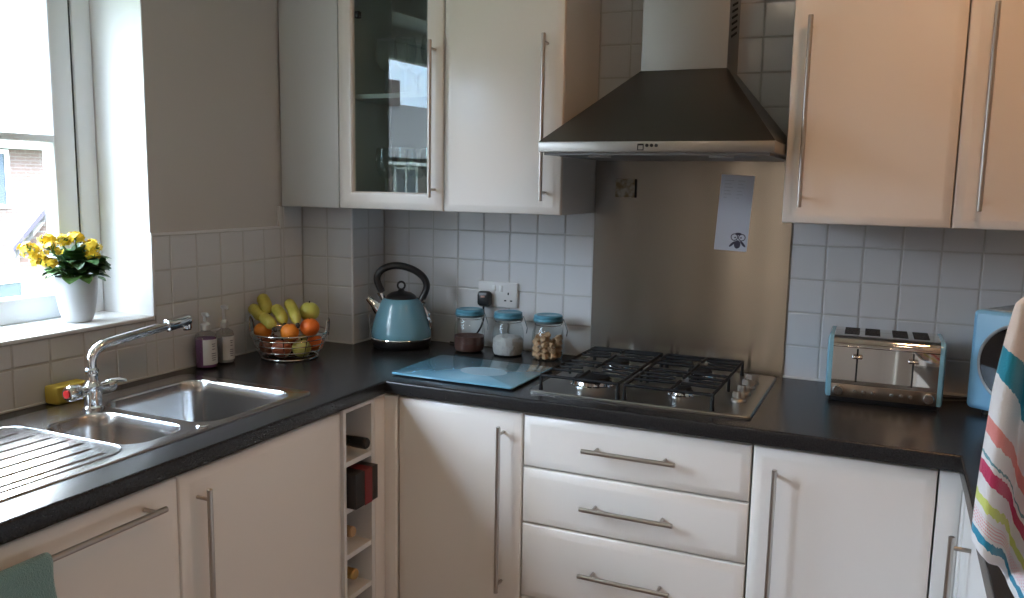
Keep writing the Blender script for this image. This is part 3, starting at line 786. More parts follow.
# ------------------------------------------------------------------ kettle
KC = V(.371,-.150,Z0); kr = math.atan2(.412,.911)
r = thing('kettle', 'blue pyramid kettle with black arched handle in the corner', 'kettle', KC+V(0,0,.0006), kr); r.scale = (.935,.935,.985)
mb = MB(); mb.lathe([(.094,0),(.098,.003),(.104,.010),(.108,.026),(.107,.032)], n=48); mb.build('base', M_black, r, world=False)
mb = MB(); mb.lathe([(.1085,.031),(.1100,.034),(.1085,.037)], n=48); mb.build('trim_ring', M_chrome, r, world=False)
mb = MB(); mb.lathe([(.107,.034),(.1085,.042),(.1065,.058),(.1005,.082),(.092,.108),(.082,.134),(.074,.152),(.068,.163),(.062,.1675),(.056,.168)], n=48); mb.build('body', M_blue, r, world=False, angle=60)
mb = MB(); mb.lathe([(.057,.167),(.056,.170),(.050,.178),(.036,.187),(.014,.192),(.010,.196),(.012,.200),(.001,.201)], n=40); lid = mb.build('lid', M_black, r, world=False)
mb = MB(); mb.tube([V(.013*math.cos(2*PI*k/24),0,.211+.013*math.sin(2*PI*k/24)) for k in range(24)], .0036, 8, closed=True); mb.build('knob', M_black, lid, world=False)
mb = MB(); mb.tube([(-.078,0,.125),(-.100,0,.148),(-.121,0,.166)], [.026,.016,.010], 16, flat=.8); mb.build('spout', M_chrome, r, world=False)
hp = [(-.078,.186),(-.090,.207),(-.099,.226),(-.097,.246),(-.080,.264),(-.050,.276),(-.014,.280),(.026,.274),(.064,.261),(.094,.241),(.107,.219),(.105,.198),(.095,.178),(.083,.160)]
def smooth(pts, it=3):
    for _ in range(it):
        q = [pts[0]]
        for a, b in zip(pts[:-1], pts[1:]): q += [tuple(a[i]*.75+b[i]*.25 for i in range(len(a))), tuple(a[i]*.25+b[i]*.75 for i in range(len(a)))]
        pts = q+[pts[-1]]
    return pts
hp = smooth([(x*.87-.001,z) for x, z in hp], 2)
mb = MB(); mb.tube([(x,0,z) for x, z in hp], .0125, 14, flat=1.25); mb.build('handle', M_black, r, world=False)
mb = MB()
for a, b in (((-.078,0,.188),(-.064,0,.160)),((.083,0,.162),(.068,0,.152))):
    mb = MB(); mb.tube([a, b], [.0135,.011], 14); mb.build('handle_bracket', M_chrome, r, world=False)
mb = MB(); mb.tube([(.086,-.012,.140),(.096,-.012,.115),(.103,-.011,.088),(.107,-.009,.066)], [.005,.0085,.0085,.005], 10); mb.build('water_gauge', M_chrome, r, world=False)

# ------------------------------------------------------------------ storage jars
def jar_obj(x, y, label):
    r = thing('storage_jar', label, 'jar', (x,y,Z0+.0006), kr)
    mb = MB(); mb.lathe([(.040,.0),(.046,.002),(.0505,.010),(.0515,.03),(.0510,.074),(.0475,.093),(.0425,.104),(.0415,.120)], n=40, caps=False)
    mb.lathe([(.001,.0015),(.045,.0016)], n=40, caps=False); mb.build('glass_body', M_jarglass, r, world=False, angle=60)
    mb = MB(); mb.lathe([(.0425,.1165),(.0462,.118),(.0462,.1225),(.0425,.1235)], n=40, caps=False); mb.build('seal', mat('jar_seal', (.08,.12,.13), .5), r, world=False)
    mb = MB(); mb.lathe([(.044,.1240),(.0475,.1245),(.0480,.1275),(.0470,.1300),(.0455,.1310),(.0462,.1325),(.0455,.1400),(.042,.1425),(.036,.1428),(.034,.1415),(.001,.1415)], n=40); mb.build('lid', M_bluelid, r, world=False)
    mb = MB(); mb.tube([V(.0425*math.cos(2*PI*k/32),.0425*math.sin(2*PI*k/32),.111) for k in range(32)], .0012, 6, closed=True)
    for s in (-1,1): mb.tube([(.0435,s*.008,.111),(.0500,s*.008,.128),(.055,s*.007,.112),(.062,s*.005,.090),(.060,s*.004,.074)], .0012, 6)
    mb.tube([(.060,-.004,.074),(.0595,0,.072),(.060,.004,.074)], .0012, 6)
    mb.build('wire_clip', M_wire, r, world=False)
    return r
J = [(.609,-.108),(.747,-.102),(.883,-.094)]
jar_obj(*J[0], 'glass clip jar with blue lid holding dark brown powder, nearest the kettle')
jar_obj(*J[1], 'glass clip jar with blue lid holding white contents, below the wall socket')
jar_obj(*J[2], 'glass clip jar with blue lid holding tan chunks, nearest the hob')
m = mat('brown_powder', (.075,.030,.022), .9, bump=(300,.5,.002))
mb = MB(); mb.lathe([(.038,.003),(.046,.006),(.0485,.012),(.0498,.03),(.0495,.053),(.03,.055),(.001,.056)], (*J[0],Z0+.0006), 36); o = mb.build('ground_coffee', m); tag(o, 'dark brown powder filling the lower half of the left jar', 'coffee', kind='stuff')
m = mat('white_powder', (.44,.435,.43), .7, bump=(60,.8,.01))
mb = MB(); mb.lathe([(.038,.003),(.046,.006),(.0485,.012),(.0498,.030),(.0498,.050),(.042,.060),(.02,.066),(.001,.058)], (*J[1],Z0+.0006), 36); o = mb.build('sugar', m); tag(o, 'white sugar in the bottom of the middle jar', 'sugar', kind='stuff')
m = mat('tan_chunk', (.50,.31,.17), .85); noise_color(m, (.36,.20,.10), (.60,.40,.24), 70)
rnd = random.Random(3); first = None
for lay in range(4):
    for rad, cnt in ((.0375,9),(.0155,4)):
        for k in range(cnt):
            if lay == 3 and (k % 3 == 0): continue
            a = 2*PI*(k+.5*(lay%2)+rnd.uniform(-.08,.08))/cnt + lay*.3
            if first is None:
                b = MB(); b.box(-.0085,.0085,-.0085,.0085,-.0085,.0085,.0025,2)
                for v in b.bm.verts: v.co += Vector((noise.noise(v.co*130), noise.noise(v.co*130+V(5,0,0)), noise.noise(v.co*130+V(0,7,0))))*.0022
                o = first = b.build('biscuit_chunk', m)
            else: o = first.copy(); COL.objects.link(o)
            o.location = (J[2][0]+rad*math.cos(a), J[2][1]+rad*math.sin(a), Z0+.0135+lay*.0185+rnd.uniform(0,.0015))
            o.rotation_euler = (rnd.uniform(-.7,.7), rnd.uniform(-.7,.7), rnd.uniform(0,3))
            sc = rnd.uniform(.88,1.06); o.scale = (sc,sc,sc)
            tag(o, 'tan dry chunk inside the glass jar nearest the hob', 'biscuit', 'tan chunks in the jar nearest the hob')

# ------------------------------------------------------------------ socket and plug
r = thing('double_socket', 'white double wall socket on the tiles above the jars', 'socket', (.6635,-.001,1.093))
M_sock = mat('socket_white', (.66,.65,.64), .4)
mb = MB(); mb.box(.591,.736,-.011,-.0005,1.050,1.135,.003,3); pl = mb.build('plate', M_sock, r)
for x in (.651,.676):
    MB().obox(V(x-.006,-.0108,1.1025), X, Z, -Y, .012, .022, .0035, .0015).build('switch', M_white, r)
mb = MB(); cx = .7035
mb.box(cx-.0025,cx+.0025,-.0114,-.0105,1.0935,1.1015); mb.box(cx-.015,cx-.007,-.0114,-.0105,1.0715,1.076); mb.box(cx+.007,cx+.015,-.0114,-.0105,1.0715,1.076)
mb.build('pin_holes', M_dark, r)
r = thing('mains_plug', 'black mains plug with hanging lead in the left of the double socket', 'plug', (.622,-.02,1.08))
mb = MB(); mb.loft([rrect(.600,.646,1.059,1.108,.010,0)]*1, False, False) if False else None
pts = lambda ins, y: [V(p.x, y, p.y) for p in rrect(.598+ins,.646-ins,1.051+ins,1.103-ins,.012-ins*.3,0)]
mb.bm.free(); mb = MB(); mb.loft([pts(.002,-.0115), pts(0,-.018), pts(0,-.030), pts(.004,-.038), pts(.012,-.041)]); mb.build('plug_body', M_black, r)
mb = MB(); mb.box(.616,.630,-.0425,-.0405,1.083,1.089); mb.build('plug_mark', mat('plug_print', (.30,.14,.10), .6), r)
mb = MB(); cp = smooth([(.622,-.030,1.053),(.622,-.032,1.040),(.625,-.034,1.015),(.618,-.036,.985),(.600,-.038,.955),(.575,-.042,.925),(.550,-.04,.9155),(.52,-.03,.9145),(.49,-.02,.9145)],2)
mb.tube(cp, .0034, 8); mb.build('lead', M_black, r)

# ------------------------------------------------------------------ chopping board
r = thing('chopping_board', 'blue glass chopping board lying on the worktop left of the hob', 'chopping board', (.770,-.392,Z0+.0007), math.radians(-.6))
mb = MB()
def rr2(w,h,rad,z): return rrect(-w/2,w/2,-h/2,h/2,rad,z)
for sx in (-.17,.17):
    for sy in (-.12,.12):
        f = MB(); f.lathe([(.008,0),(.008,.0035)], (sx,sy,0), 16); f.build('rubber_foot', M_black, r, world=False)
mb.loft([rr2(.384,.294,.008,.0036), rr2(.386,.296,.009,.0045), rr2(.386,.296,.009,.0078), rr2(.383,.293,.009,.0088)])
board = mb.build('glass_plate', M_board, r, world=False)
noise_color(M_board, (.13,.33,.47), (.19,.42,.56), 7, .3, .7)
mb = MB(); mb.loft([[V(.072*math.cos(2*PI*k/40)+.035, .052*math.sin(2*PI*k/40)-.005, z) for k in range(40)] for z in (.0087,.0090)]); mb.build('oval_motif', mat('pale_motif', (.27,.43,.53), .10), r, world=False, label='pale oval motif')

# ------------------------------------------------------------------ toaster
r = thing('toaster', 'four slot toaster with chrome front and blue ends', 'toaster', (1.868,-.140,Z0+.0006), math.radians(1.2))
w, dp, h = .276, .186, .178
mb = MB(); mb.box(-w/2+.008,w/2-.008,-dp/2+.01,dp/2-.008,0,.018,.003); mb.build('base', M_black, r, world=False)
def prof_loop(x, ins=0):     # side outline (y,z) with rounded top
    pts = [(-dp/2+ins,.012+ins)]
    R_ = .026
    for k in range(7): a = PI - PI/2*k/6; pts.append((-dp/2+R_+(R_-ins)*math.cos(a), h-R_+(R_-ins)*math.sin(a)))
    for k in range(7): a = PI/2 - PI/2*k/6; pts.append((dp/2-R_+(R_-ins)*math.cos(a), h-R_+(R_-ins)*math.sin(a)))
    pts.append((dp/2-ins,.012+ins))
    return [V(x,y,z) for y, z in pts]
mb = MB(); mb.loft([prof_loop(-w/2+.012,.002), prof_loop(w/2-.012,.002)]); mb.build('chrome_shell', mat('toaster_chrome', (.70,.66,.61), .035, 1.0), r, world=False, angle=30)
M_btoast = mat('blue_toaster', (.20,.42,.52), .25, coat=.3)
for s in (-1,1):
    mb = MB(); L = [prof_loop(s*(w/2-.0125),.0015), prof_loop(s*(w/2-.003),.0015), prof_loop(s*(w/2),.005), prof_loop(s*(w/2+.002),.012)]
    mb.loft(L); mb.build('end_panel', M_btoast, r, world=False, angle=40)
for x in (-.0835,-.0335,.0335,.0835):
    m2 = MB(); m2.box(x-.0185,x+.0185,-.055,.060,h-.0022,h-.0012); m2.build('slot', M_dark, r, world=False)
    m2 = MB()
    for yy in range(6): m2.tube([V(x-.0175,-.045+yy*.018,h-.0008),V(x+.0175,-.045+yy*.018,h-.0008)], .0007, 5)
    m2.build('slot_wires', M_wire, r, world=False)
yf = -dp/2+.002
MB().box(-w/2+.0125,w/2-.0125,yf-.003,yf,h-.031,h-.026,.001).build('front_lip', M_chrome, r, world=False)
MB().box(-w/2+.013,w/2-.013,yf-.0022,yf+.0005,.014,.048,.001).build('control_strip', mat('toaster_strip', (.33,.29,.25), .28, 1.0), r, world=False)
for x in (-.066,.066):
    MB().box(x-.0022,x+.0022,yf-.0008,yf+.001,.056,h-.034).build('lever_slot', M_dark, r, world=False)
    m2 = MB(); m2.box(x-.013,x+.013,yf-.020,yf-.004,.120,.129,.004,3); m2.box(x-.0018,x+.0018,yf-.006,yf,.122,.127); m2.build('lever', M_chrome, r, world=False)
for x in (-.107,.107):
    m2 = MB(); m2.lathe([(.0145,-.002),(.0145,-.004),(.0125,-.013),(.011,-.0145),(.001,-.0148)], (x,yf,.032), 24, 'y'); m2.box(x-.0014,x+.0014,yf-.0162,yf-.013,.022,.042); m2.build('dial', M_chrome, r, world=False)
for x in (-.066,-.044,-.022,.022,.044,.066):
    m2 = MB(); m2.lathe([(.0058,-.0015),(.0058,-.004),(.0045,-.006),(.001,-.0062)], (x,yf,.032), 16, 'y'); m2.build('button', M_chrome, r, world=False)
mb = MB(); mb.tube(smooth([(.125,.06,.012),(.150,.058,.006),(.185,.070,.0045),(.22,.085,.0045)],2), .003, 8); mb.build('lead', M_black, r, world=False)

# ------------------------------------------------------------------ microwave
r = thing('microwave', 'pale blue retro microwave with round dark window in the right corner', 'microwave', (2.064,-.182,Z0+.0006), math.radians(-31))
w, dp, h = .44, .26, .262
mb = MB(); mb.loft([[V(p.x,y,p.y) for p in rrect(ins,w-ins,.012+ins,h-ins,.012-ins*.5,0,6)] for y, ins in ((-.001,.010),(.0015,.004),(.006,0),(.030,0),(.032,.002),(dp-.001,.002),(dp,.006))]); mb.build('housing', M_bluemw, r, world=False, angle=40)
mb = MB(); mb.loft([[V(p.x,y,p.y) for p in rrect(.001,w-.001,.013,h+.001,.013,0,6)] for y in (.034,dp-.003)]); mb.build('top_cover', mat('microwave_case', (.42,.46,.48), .4), r, world=False)
cx, cz, rad = .124, .138, .099
mb = MB(); mb.lathe([(rad+.005,.001),(rad+.005,-.003),(rad+.002,-.005),(rad-.002,-.004),(rad-.004,-.0005)], (cx,0,cz), 56, 'y', caps=False); mb.build('window_ring', mat('window_ring', (.42,.47,.50), .3, .5), r, world=False)
mb = MB(); mb.lathe([(rad-.002,-.001),(rad-.003,-.0042),(.001,-.0044)], (cx,0,cz), 56, 'y'); mb.build('window', mat('smoked_glass', (.008,.009,.011), .04), r, world=False)
for k, z in enumerate((.19,.12)):
    mb = MB(); mb.lathe([(.022,-.001),(.022,-.008),(.019,-.016),(.001,-.017)], (w-.07,0,z), 28, 'y'); mb.build('dial', M_chrome, r, world=False)
mb = MB(); mb.tube([(.278,0,.215),(.278,-.022,.205),(.278,-.024,.14),(.278,-.022,.075),(.278,0,.065)], .007, 10); mb.build('door_handle', M_chrome, r, world=False)
for x in (.04,w-.04):
    for y in (.03,dp-.03):
        mb = MB(); mb.cyl((x,y,0),(x,y,.014),.012); mb.build('foot', M_black, r, world=False)

# ------------------------------------------------------------------ plant on the sill
PC = V(-.092,-1.020,1.0806)
r = thing('potted_plant', 'yellow flowering plant in a white ribbed pot on the window sill', 'potted plant', PC)
mb = MB(); n = 60; L = []
for rad, z, amp in ((.030,0,0),(.0335,.001,0),(.037,.008,.0006),(.0425,.030,.0008),(.0475,.062,.0008),(.0510,.098,.0008),(.0518,.118,.0008),(.0522,.121,0),(.050,.122,0),(.048,.115,0),(.045,.09,0)):
    L.append([PC+V((rad+amp*(1 if k%2 else -1))*math.cos(2*PI*k/n),(rad+amp*(1 if k%2 else -1))*math.sin(2*PI*k/n),z) for k in range(n)])
mb.loft(L, True, False); mb.build('pot', mat('white_pot', (.52,.54,.56), .35), r, angle=60)
mb = MB(); mb.lathe([(.045,.100),(.03,.104),(.001,.105)], PC, 24, caps=False); mb.build('soil', mat('soil', (.03,.02,.014), .95), r)
rnd = random.Random(11)
def leaf(mb, base, d, up, L_, W_):
    side = d.cross(up).normalized(); up2 = side.cross(d).normalized(); g1 = []
    for k in range(7):
        t = k/6; wd = W_*math.sin(PI*min(1,t*.86+.10))**.8*(1 if k < 6 else .35)
        c = base + d*L_*t - V(0,0,1)*L_*.35*t*t + up2*.0
        cup = .22*wd
        g1.append([c-side*wd+up2*cup, c-side*wd*.5+up2*cup*.3, c, c+side*wd*.5+up2*cup*.3, c+side*wd+up2*cup])
    R_ = [[mb.bm.verts.new(p) for p in row] for row in g1]
    for a, b in zip(R_[:-1], R_[1:]):
        for i in range(4): mb.bm.faces.new((a[i],a[i+1],b[i+1],b[i]))
top = PC+V(0,0,.112)
mb = MB(); ml = MB()
for k in range(84):
    a = rnd.uniform(0,2*PI); el = rnd.uniform(-.05,1.25)
    d = V(math.cos(a)*math.cos(el), math.sin(a)*math.cos(el), math.sin(el))
    h0 = rnd.uniform(0,.055)
    leaf(mb if k % 3 else ml, top+V(d.x*.026,d.y*.026,h0), d, V(0,0,1), rnd.uniform(.046,.070), rnd.uniform(.017,.025))
for ax, ay, az in ((.3,.95,.62),(.55,.8,.45),(.1,1,.35),(.75,.5,.3),(.2,1,.8),(.5,.6,.7)):
    leaf(mb, top+V(.01,.020,.030), V(ax,ay,az).normalized(), V(.6,-.3,.7), .070, .021)
ms = mat('leaf_green', (.035,.095,.03), .4); ms2 = mat('leaf_green_light', (.09,.19,.05), .45)
mb.build('foliage', ms, r, angle=70); ml.build('foliage', ms2, r, angle=70, label='paler green leaves')
M_yel = mat('yellow_petal', (.86,.62,.04), .5)
clusters = [(-.02,-.112,.088,.025),(.015,-.075,.090,.026),(-.01,-.098,.062,.022),(.02,.034,.090,.026),(.030,.026,.070,.020),(-.02,-.020,.108,.020),(.00,.006,.116,.018),(-.03,-.055,.112,.020),(.02,-.088,.056,.016)]
stems = MB()
for (dx, dy, dz, cr_) in clusters:
    c = top+V(dx,dy,dz-.006); fb = MB()
    stems.tube([top+V(dx*.1,dy*.1,-.01), top+V(dx*.5,dy*.5,dz*.45), c-V(0,0,.006)], .0022, 6)
    for k in range(30):
        a = rnd.uniform(0,2*PI); e = rnd.uniform(-.55,1.5)
        d = V(math.cos(a)*math.cos(e), math.sin(a)*math.cos(e), math.sin(e)); p = c + V(d.x*cr_, d.y*cr_, d.z*cr_*.7)*rnd.uniform(.62,1.12)
        s1 = d.cross(V(.3,.2,.9)).normalized(); s2 = d.cross(s1); ph = rnd.uniform(0,PI/2)
        for q in range(4):
            an = ph+q*PI/2; e1 = s1*math.cos(an)+s2*math.sin(an); e2 = d.cross(e1)
            vs = [fb.bm.verts.new(x) for x in (p, p+e1*.0050+e2*.0042+d*.002, p+e1*.0108+d*.001, p+e1*.0050-e2*.0042+d*.002)]
            fb.bm.faces.new(vs)
        stems.tube([c-V(0,0,.006), p], .0009, 5)
    fb.build('flower_cluster', M_yel, r)
stems.build('stems', ms2, r)

# mug on the sill (its handle just enters the frame)
r = thing('mug', 'white mug at the far left of the window sill, only its handle showing', 'mug', (-.11,-1.285,1.0806))
mb = MB(); c = V(-.11,-1.285,1.0806)
mb.lathe([(.028,0),(.031,.002),(.036,.02),(.038,.075),(.0365,.075),(.034,.02),(.001,.006)], c, 32); mb.build('cup', mat('white_china', (.72,.72,.72), .2), r)
mb = MB(); mb.tube([c+V(.0,.036+.022*math.sin(PI*k/10),.040+.024*math.cos(PI*k/10)) for k in range(11)], .0045, 8); mb.build('handle', MATS['white_china'], r)

# ------------------------------------------------------------------ towels
def cloth(name, m, P_, ns, nt, thick=.003):
    bm = bmesh.new(); uvl = bm.loops.layers.uv.new('UVMap')
    g1 = [[bm.verts.new(P_(i/ns, j/nt)) for i in range(ns+1)] for j in range(nt+1)]
    for j in range(nt):
        for i in range(ns):
            f = bm.faces.new((g1[j][i],g1[j][i+1],g1[j+1][i+1],g1[j+1][i]))
            for lpp, (a, b) in zip(f.loops, ((i,j),(i+1,j),(i+1,j+1),(i,j+1))): lpp[uvl].uv = (a/ns, b/nt)
    me = bpy.data.meshes.new(name); bm.to_mesh(me); bm.free(); me.materials.append(m)
    for p in me.polygons: p.use_smooth = True
    o = bpy.data.objects.new(name, me); COL.objects.link(o)
    sol = o.modifiers.new('solid', 'SOLIDIFY'); sol.thickness = thick; sol.offset = 0
    return o
def striped():
    m = mat('striped_terry', (.8,.8,.8), .95, sheen=.2); N, L, b = nodes(m)
    uvn = N.new('ShaderNodeTexCoord'); sp = N.new('ShaderNodeSeparateXYZ'); cr_ = N.new('ShaderNodeValToRGB'); cr_.color_ramp.interpolation = 'CONSTANT'
    nz = N.new('ShaderNodeTexNoise'); nz.inputs['Scale'].default_value = 32; nz.inputs['Detail'].default_value = 1
    ma = N.new('ShaderNodeMath'); ma.operation = 'MULTIPLY_ADD'; ma.inputs[1].default_value = .022
    L.new(uvn.outputs['UV'], sp.inputs[0]); L.new(uvn.outputs['UV'], nz.inputs['Vector']); L.new(nz.outputs['Fac'], ma.inputs[0]); L.new(sp.outputs['Y'], ma.inputs[2])
    W_ = (.86,.85,.87); bands = [(0,(.84,.70,.62)),(.31,(.02,.28,.40)),(.425,W_),(.605,(.82,.30,.28)),(.66,W_),(.712,(.16,.36,.42)),(.719,W_),(.735,(.58,.05,.14)),(.778,W_),(.832,(.66,.74,.20)),(.862,W_),(.938,(.02,.26,.42)),(.968,W_)]
    e = cr_.color_ramp.elements
    e[0].position = 0; e[0].color = (*bands[0][1],1); e[1].position = bands[1][0]; e[1].color = (*bands[1][1],1)
    for p, c in bands[2:]:
        q = e.new(p); q.color = (*c,1)
    dv_ = N.new('ShaderNodeMath'); dv_.operation = 'DIVIDE'; dv_.inputs[1].default_value = 1.04
    sb = N.new('ShaderNodeMath'); sb.operation = 'SUBTRACT'; sb.inputs[1].default_value = .011
    L.new(ma.outputs[0], sb.inputs[0]); L.new(sb.outputs[0], cr_.inputs['Fac'])
    # broken pink stitch lines between the lime and the last teal band
    wv = N.new('ShaderNodeTexWave'); wv.bands_direction = 'Y'; wv.inputs['Scale'].default_value = 30; wv.inputs['Distortion'].default_value = 0
    wx = N.new('ShaderNodeTexWave'); wx.bands_direction = 'X'; wx.inputs['Scale'].default_value = 30
    L.new(uvn.outputs['UV'], wv.inputs['Vector']); L.new(uvn.outputs['UV'], wx.inputs['Vector'])
    def cmp(o, thr, op):
        c = N.new('ShaderNodeMath'); c.operation = op; c.inputs[1].default_value = thr; L.new(o, c.inputs[0]); return c.outputs[0]
    def mul(a, c):
        k = N.new('ShaderNodeMath'); k.operation = 'MULTIPLY'; L.new(a, k.inputs[0]); L.new(c, k.inputs[1]); return k.outputs[0]
    mask = mul(mul(cmp(wv.outputs['Fac'], .62, 'GREATER_THAN'), cmp(wx.outputs['Fac'], .35, 'GREATER_THAN')), mul(cmp(sp.outputs['Y'], .885, 'GREATER_THAN'), cmp(sp.outputs['Y'], .928, 'LESS_THAN')))
    mx = N.new('ShaderNodeMix'); mx.data_type = 'RGBA'
    L.new(mask, mx.inputs['Factor']); L.new(cr_.outputs['Color'], mx.inputs['A']); mx.inputs['B'].default_value = (.80,.25,.30,1); L.new(mx.outputs['Result'], b.inputs['Base Color'])
    bn = N.new('ShaderNodeTexNoise'); bn.inputs['Scale'].default_value = 500; bu = N.new('ShaderNodeBump'); bu.inputs['Strength'].default_value = .5; bu.inputs['Distance'].default_value = .002
    L.new(uvn.outputs['Object'], bn.inputs['Vector']); L.new(bn.outputs['Fac'], bu.inputs['Height']); L.new(bu.outputs['Normal'], b.inputs['Normal'])
    return m
LE = [(2.004,1.352),(2.0005,1.335),(1.995,1.305),(1.990,1.27),(1.986,1.235),(1.984,1.20),(1.981,1.15),(1.979,1.10),(1.978,1.052)]
def left_edge(t):
    f = t*(len(LE)-1); i = min(int(f), len(LE)-2); k = f-i
    return LE[i][0]*(1-k)+LE[i+1][0]*k, LE[i][1]*(1-k)+LE[i+1][1]*k
def towelP(s, t):
    x, z = left_edge(t)
    spread = .030 + .110*t**.6
    drop = -.05*(1-t)**2 + .19*min(1, t*2.2)**1.2
    jog = 1/(1+math.exp(-(s-.30)*38))     # the fold: cloth steps back and down
    x += s*spread*1.05
    z -= s*drop*.85 + jog*.018*min(1,t*3)
    y = -1.452 - .030*t**.5*math.sin(2*PI*(s*2.3+.05)) + .020*jog*t
    if t < .12: # gather to the peg
        k = (1-t/.12)**1.5; x = x*(1-k*.6) + 2.095*k*.6; z = z*(1-k*.75) + 1.392*k*.75; y = y*(1-k*.8) + (-1.466)*k*.8
    if z < .955: z = .928 + .027*math.exp((z-.955)/.05)
    return (x, y, z)
o = cloth('tea_towel', striped(), towelP, 70, 110); tag(o, 'white towel with teal, coral, crimson and lime stripes hanging at the right', 'towel')
m = mat('teal_terry', (.17,.30,.295), .98, bump=(420,.9,.004), sheen=.4)
def tealP(s, t):
    y = -1.668 - s*.235
    x = XD+.034; zb = .827; R_ = .0105
    tt = t*2-1       # -1 back bottom .. 1 front bottom
    Lh = .34
    if abs(tt) < .06: a = tt/.06*PI/2; px, pz = math.sin(a)*R_, math.cos(a)*R_
    else:
        dn = (abs(tt)-.06)*Lh; px, pz = (R_+.006*min(1,dn*18))*(1 if tt > 0 else -.8), -dn
    fold = .006*math.sin(s*16+.6)*min(1, max(0, -pz*7)) if tt > 0 else 0
    edge = .004*math.sin(pz*40)*(1 if s < .01 else 0)
    return (x+px+fold, y+edge, zb+pz)
o = cloth('hand_towel', m, tealP, 36, 90, .009); tag(o, 'teal green hand towel draped over the dishwasher bar handle', 'towel')

# ------------------------------------------------------------------ ceiling lights
M_lamp = mat('warm_lamp', (1,1,1), .5, emit=(1,.52,.23), estr=150)
LAMPS = [(2.02,-.98),(1.30,-1.95),(2.1,-2.9),(.89,-3.6)]
M_lamp2 = mat('neutral_lamp', (1,1,1), .5, emit=(1,.76,.55), estr=56)
for i, (x, y) in enumerate(LAMPS):
    r = thing('ceiling_light', 'round warm ceiling downlight in the kitchen ceiling', 'ceiling light', (x,y,CH-.03), group='warm ceiling downlights')
    mb = MB(); mb.lathe([(.085,.0295),(.085,.012),(.075,.004),(.062,.004),(.062,.012),(.001,.012)], (x,y,CH-.03), 36); mb.build('housing', M_chrome, r)
    mb = MB(); mb.lathe([(.060,.0115),(.060,.008),(.050,.005),(.001,.004)], (x,y,CH-.03), 32); mb.build('diffuser', M_lamp if i == 0 else M_lamp2, r)

# ------------------------------------------------------------------ outside
GZ = -2.8
m = mat('ground_outside', (.16,.17,.13), .95); noise_color(m, (.10,.14,.06), (.26,.25,.23), .25)
struct(MB().box(-120, 60, -90, 70, GZ-.2, GZ).build('ground', m))
def brick_mat(name, c1, c2, mortar, scale, coordmode):
    m = mat(name, c1, .9); N, L, b = nodes(m)
    tc = N.new('ShaderNodeTexCoord'); sp = N.new('ShaderNodeSeparateXYZ'); cb = N.new('ShaderNodeCombineXYZ'); ad = N.new('ShaderNodeMath'); ad.operation = 'ADD'
    br = N.new('ShaderNodeTexBrick')
    L.new(tc.outputs['Object'], sp.inputs[0]); L.new(sp.outputs['X'], ad.inputs[0]); L.new(sp.outputs['Y'], ad.inputs[1]); L.new(ad.outputs[0], cb.inputs['X']); L.new(sp.outputs['Z'], cb.inputs['Y'])
    L.new(cb.outputs[0], br.inputs['Vector'])
    br.inputs['Color1'].default_value = (*c1,1); br.inputs['Color2'].default_value = (*c2,1); br.inputs['Mortar'].default_value = (*mortar,1)
    br.inputs['Scale'].default_value = scale
    if coordmode == 'roof': br.inputs['Brick Width'].default_value = .30; br.inputs['Row Height'].default_value = .22; br.inputs['Mortar Size'].default_value = .022
    else: br.inputs['Brick Width'].default_value = .225; br.inputs['Row Height'].default_value = .075; br.inputs['Mortar Size'].default_value = .008
    L.new(br.outputs['Color'], b.inputs['Base Color'])
    return m
M_brick = brick_mat('red_brick', (.088,.055,.047), (.074,.047,.040), (.115,.105,.10), 1.0, 'wall')
M_roof = brick_mat('roof_tiles', (.098,.092,.090), (.115,.108,.105), (.045,.042,.042), 1.0, 'roof')
M_winout = mat('outside_window', (.03,.04,.05), .05)
HL = 6.0; HX = -15.0; HD = 7.0; EZ = 2.25; RZ = 4.35
def house_proto():
    r = thing('terraced_house', 'red brick terraced house with tiled roof across the street', 'house', (HX,0,GZ), group='brick houses across the street')
    mb = MB(); mb.loft([[V(x,y0,z) for x, z in ((HX,GZ),(HX,EZ),(HX-HD/2,RZ-.08),(HX-HD,EZ),(HX-HD,GZ))] for y0 in (0.01,HL-.01)]); mb.build('walls', M_brick, r)
    mb = MB(); th = .16
    for sx in (0,1):
        xa = HX+.35 if sx == 0 else HX-HD-.35; za = EZ-.20; xr = HX-HD/2
        mb.loft([[V(xa,y,za),V(xr,y,RZ),V(xr,y,RZ+th),V(xa,y,za+th)] for y in (0,HL)])
    mb.build('roof', M_roof, r)
    mb = MB(); mb.box(HX+.30,HX+.40,0,HL,EZ-.24,EZ-.12,.02); mb.box(HX+.02,HX+.30,0,HL,EZ-.24,EZ-.20); mb.build('gutter', M_upvc, r)
    mb = MB(); mb.box(HX-HD/2-.35,HX-HD/2+.35,.4,1.1,RZ-.3,RZ+1.0); ch = mb.build('chimney_stack', M_brick, r)
    for (y, z, w, h) in ((1.1,.78,1.3,1.2),(3.7,.78,1.3,1.2),(3.5,-2.0,1.7,1.3)):
        f = MB(); t = .08
        f.box(HX-.05,HX+.05,y,y+t,z,z+h); f.box(HX-.05,HX+.05,y+w-t,y+w,z,z+h); f.box(HX-.05,HX+.05,y+t,y+w-t,z,z+t); f.box(HX-.05,HX+.05,y+t,y+w-t,z+h-t,z+h); f.box(HX-.05,HX+.05,y+w/2-.03,y+w/2+.03,z+t,z+h-t)
        fo = f.build('window', M_upvc, r); MB().box(HX-.02,HX+.01,y+t,y+w-t,z+t,z+h-t).build('pane', M_winout, fo)
    MB().box(HX-.02,HX+.04,1.2,2.15,GZ+.05,GZ+2.1).build('front_door', mat('house_door', (.10,.14,.20), .5), r)
    return r
hp0 = house_proto(); hp0.location.y = -1.7
k = 0
for y in (-48,-42,-36,-30,-24,-18,-12,-6,6,12,18,24):
    o = copy_tree(hp0); o.location.y = y-1.7
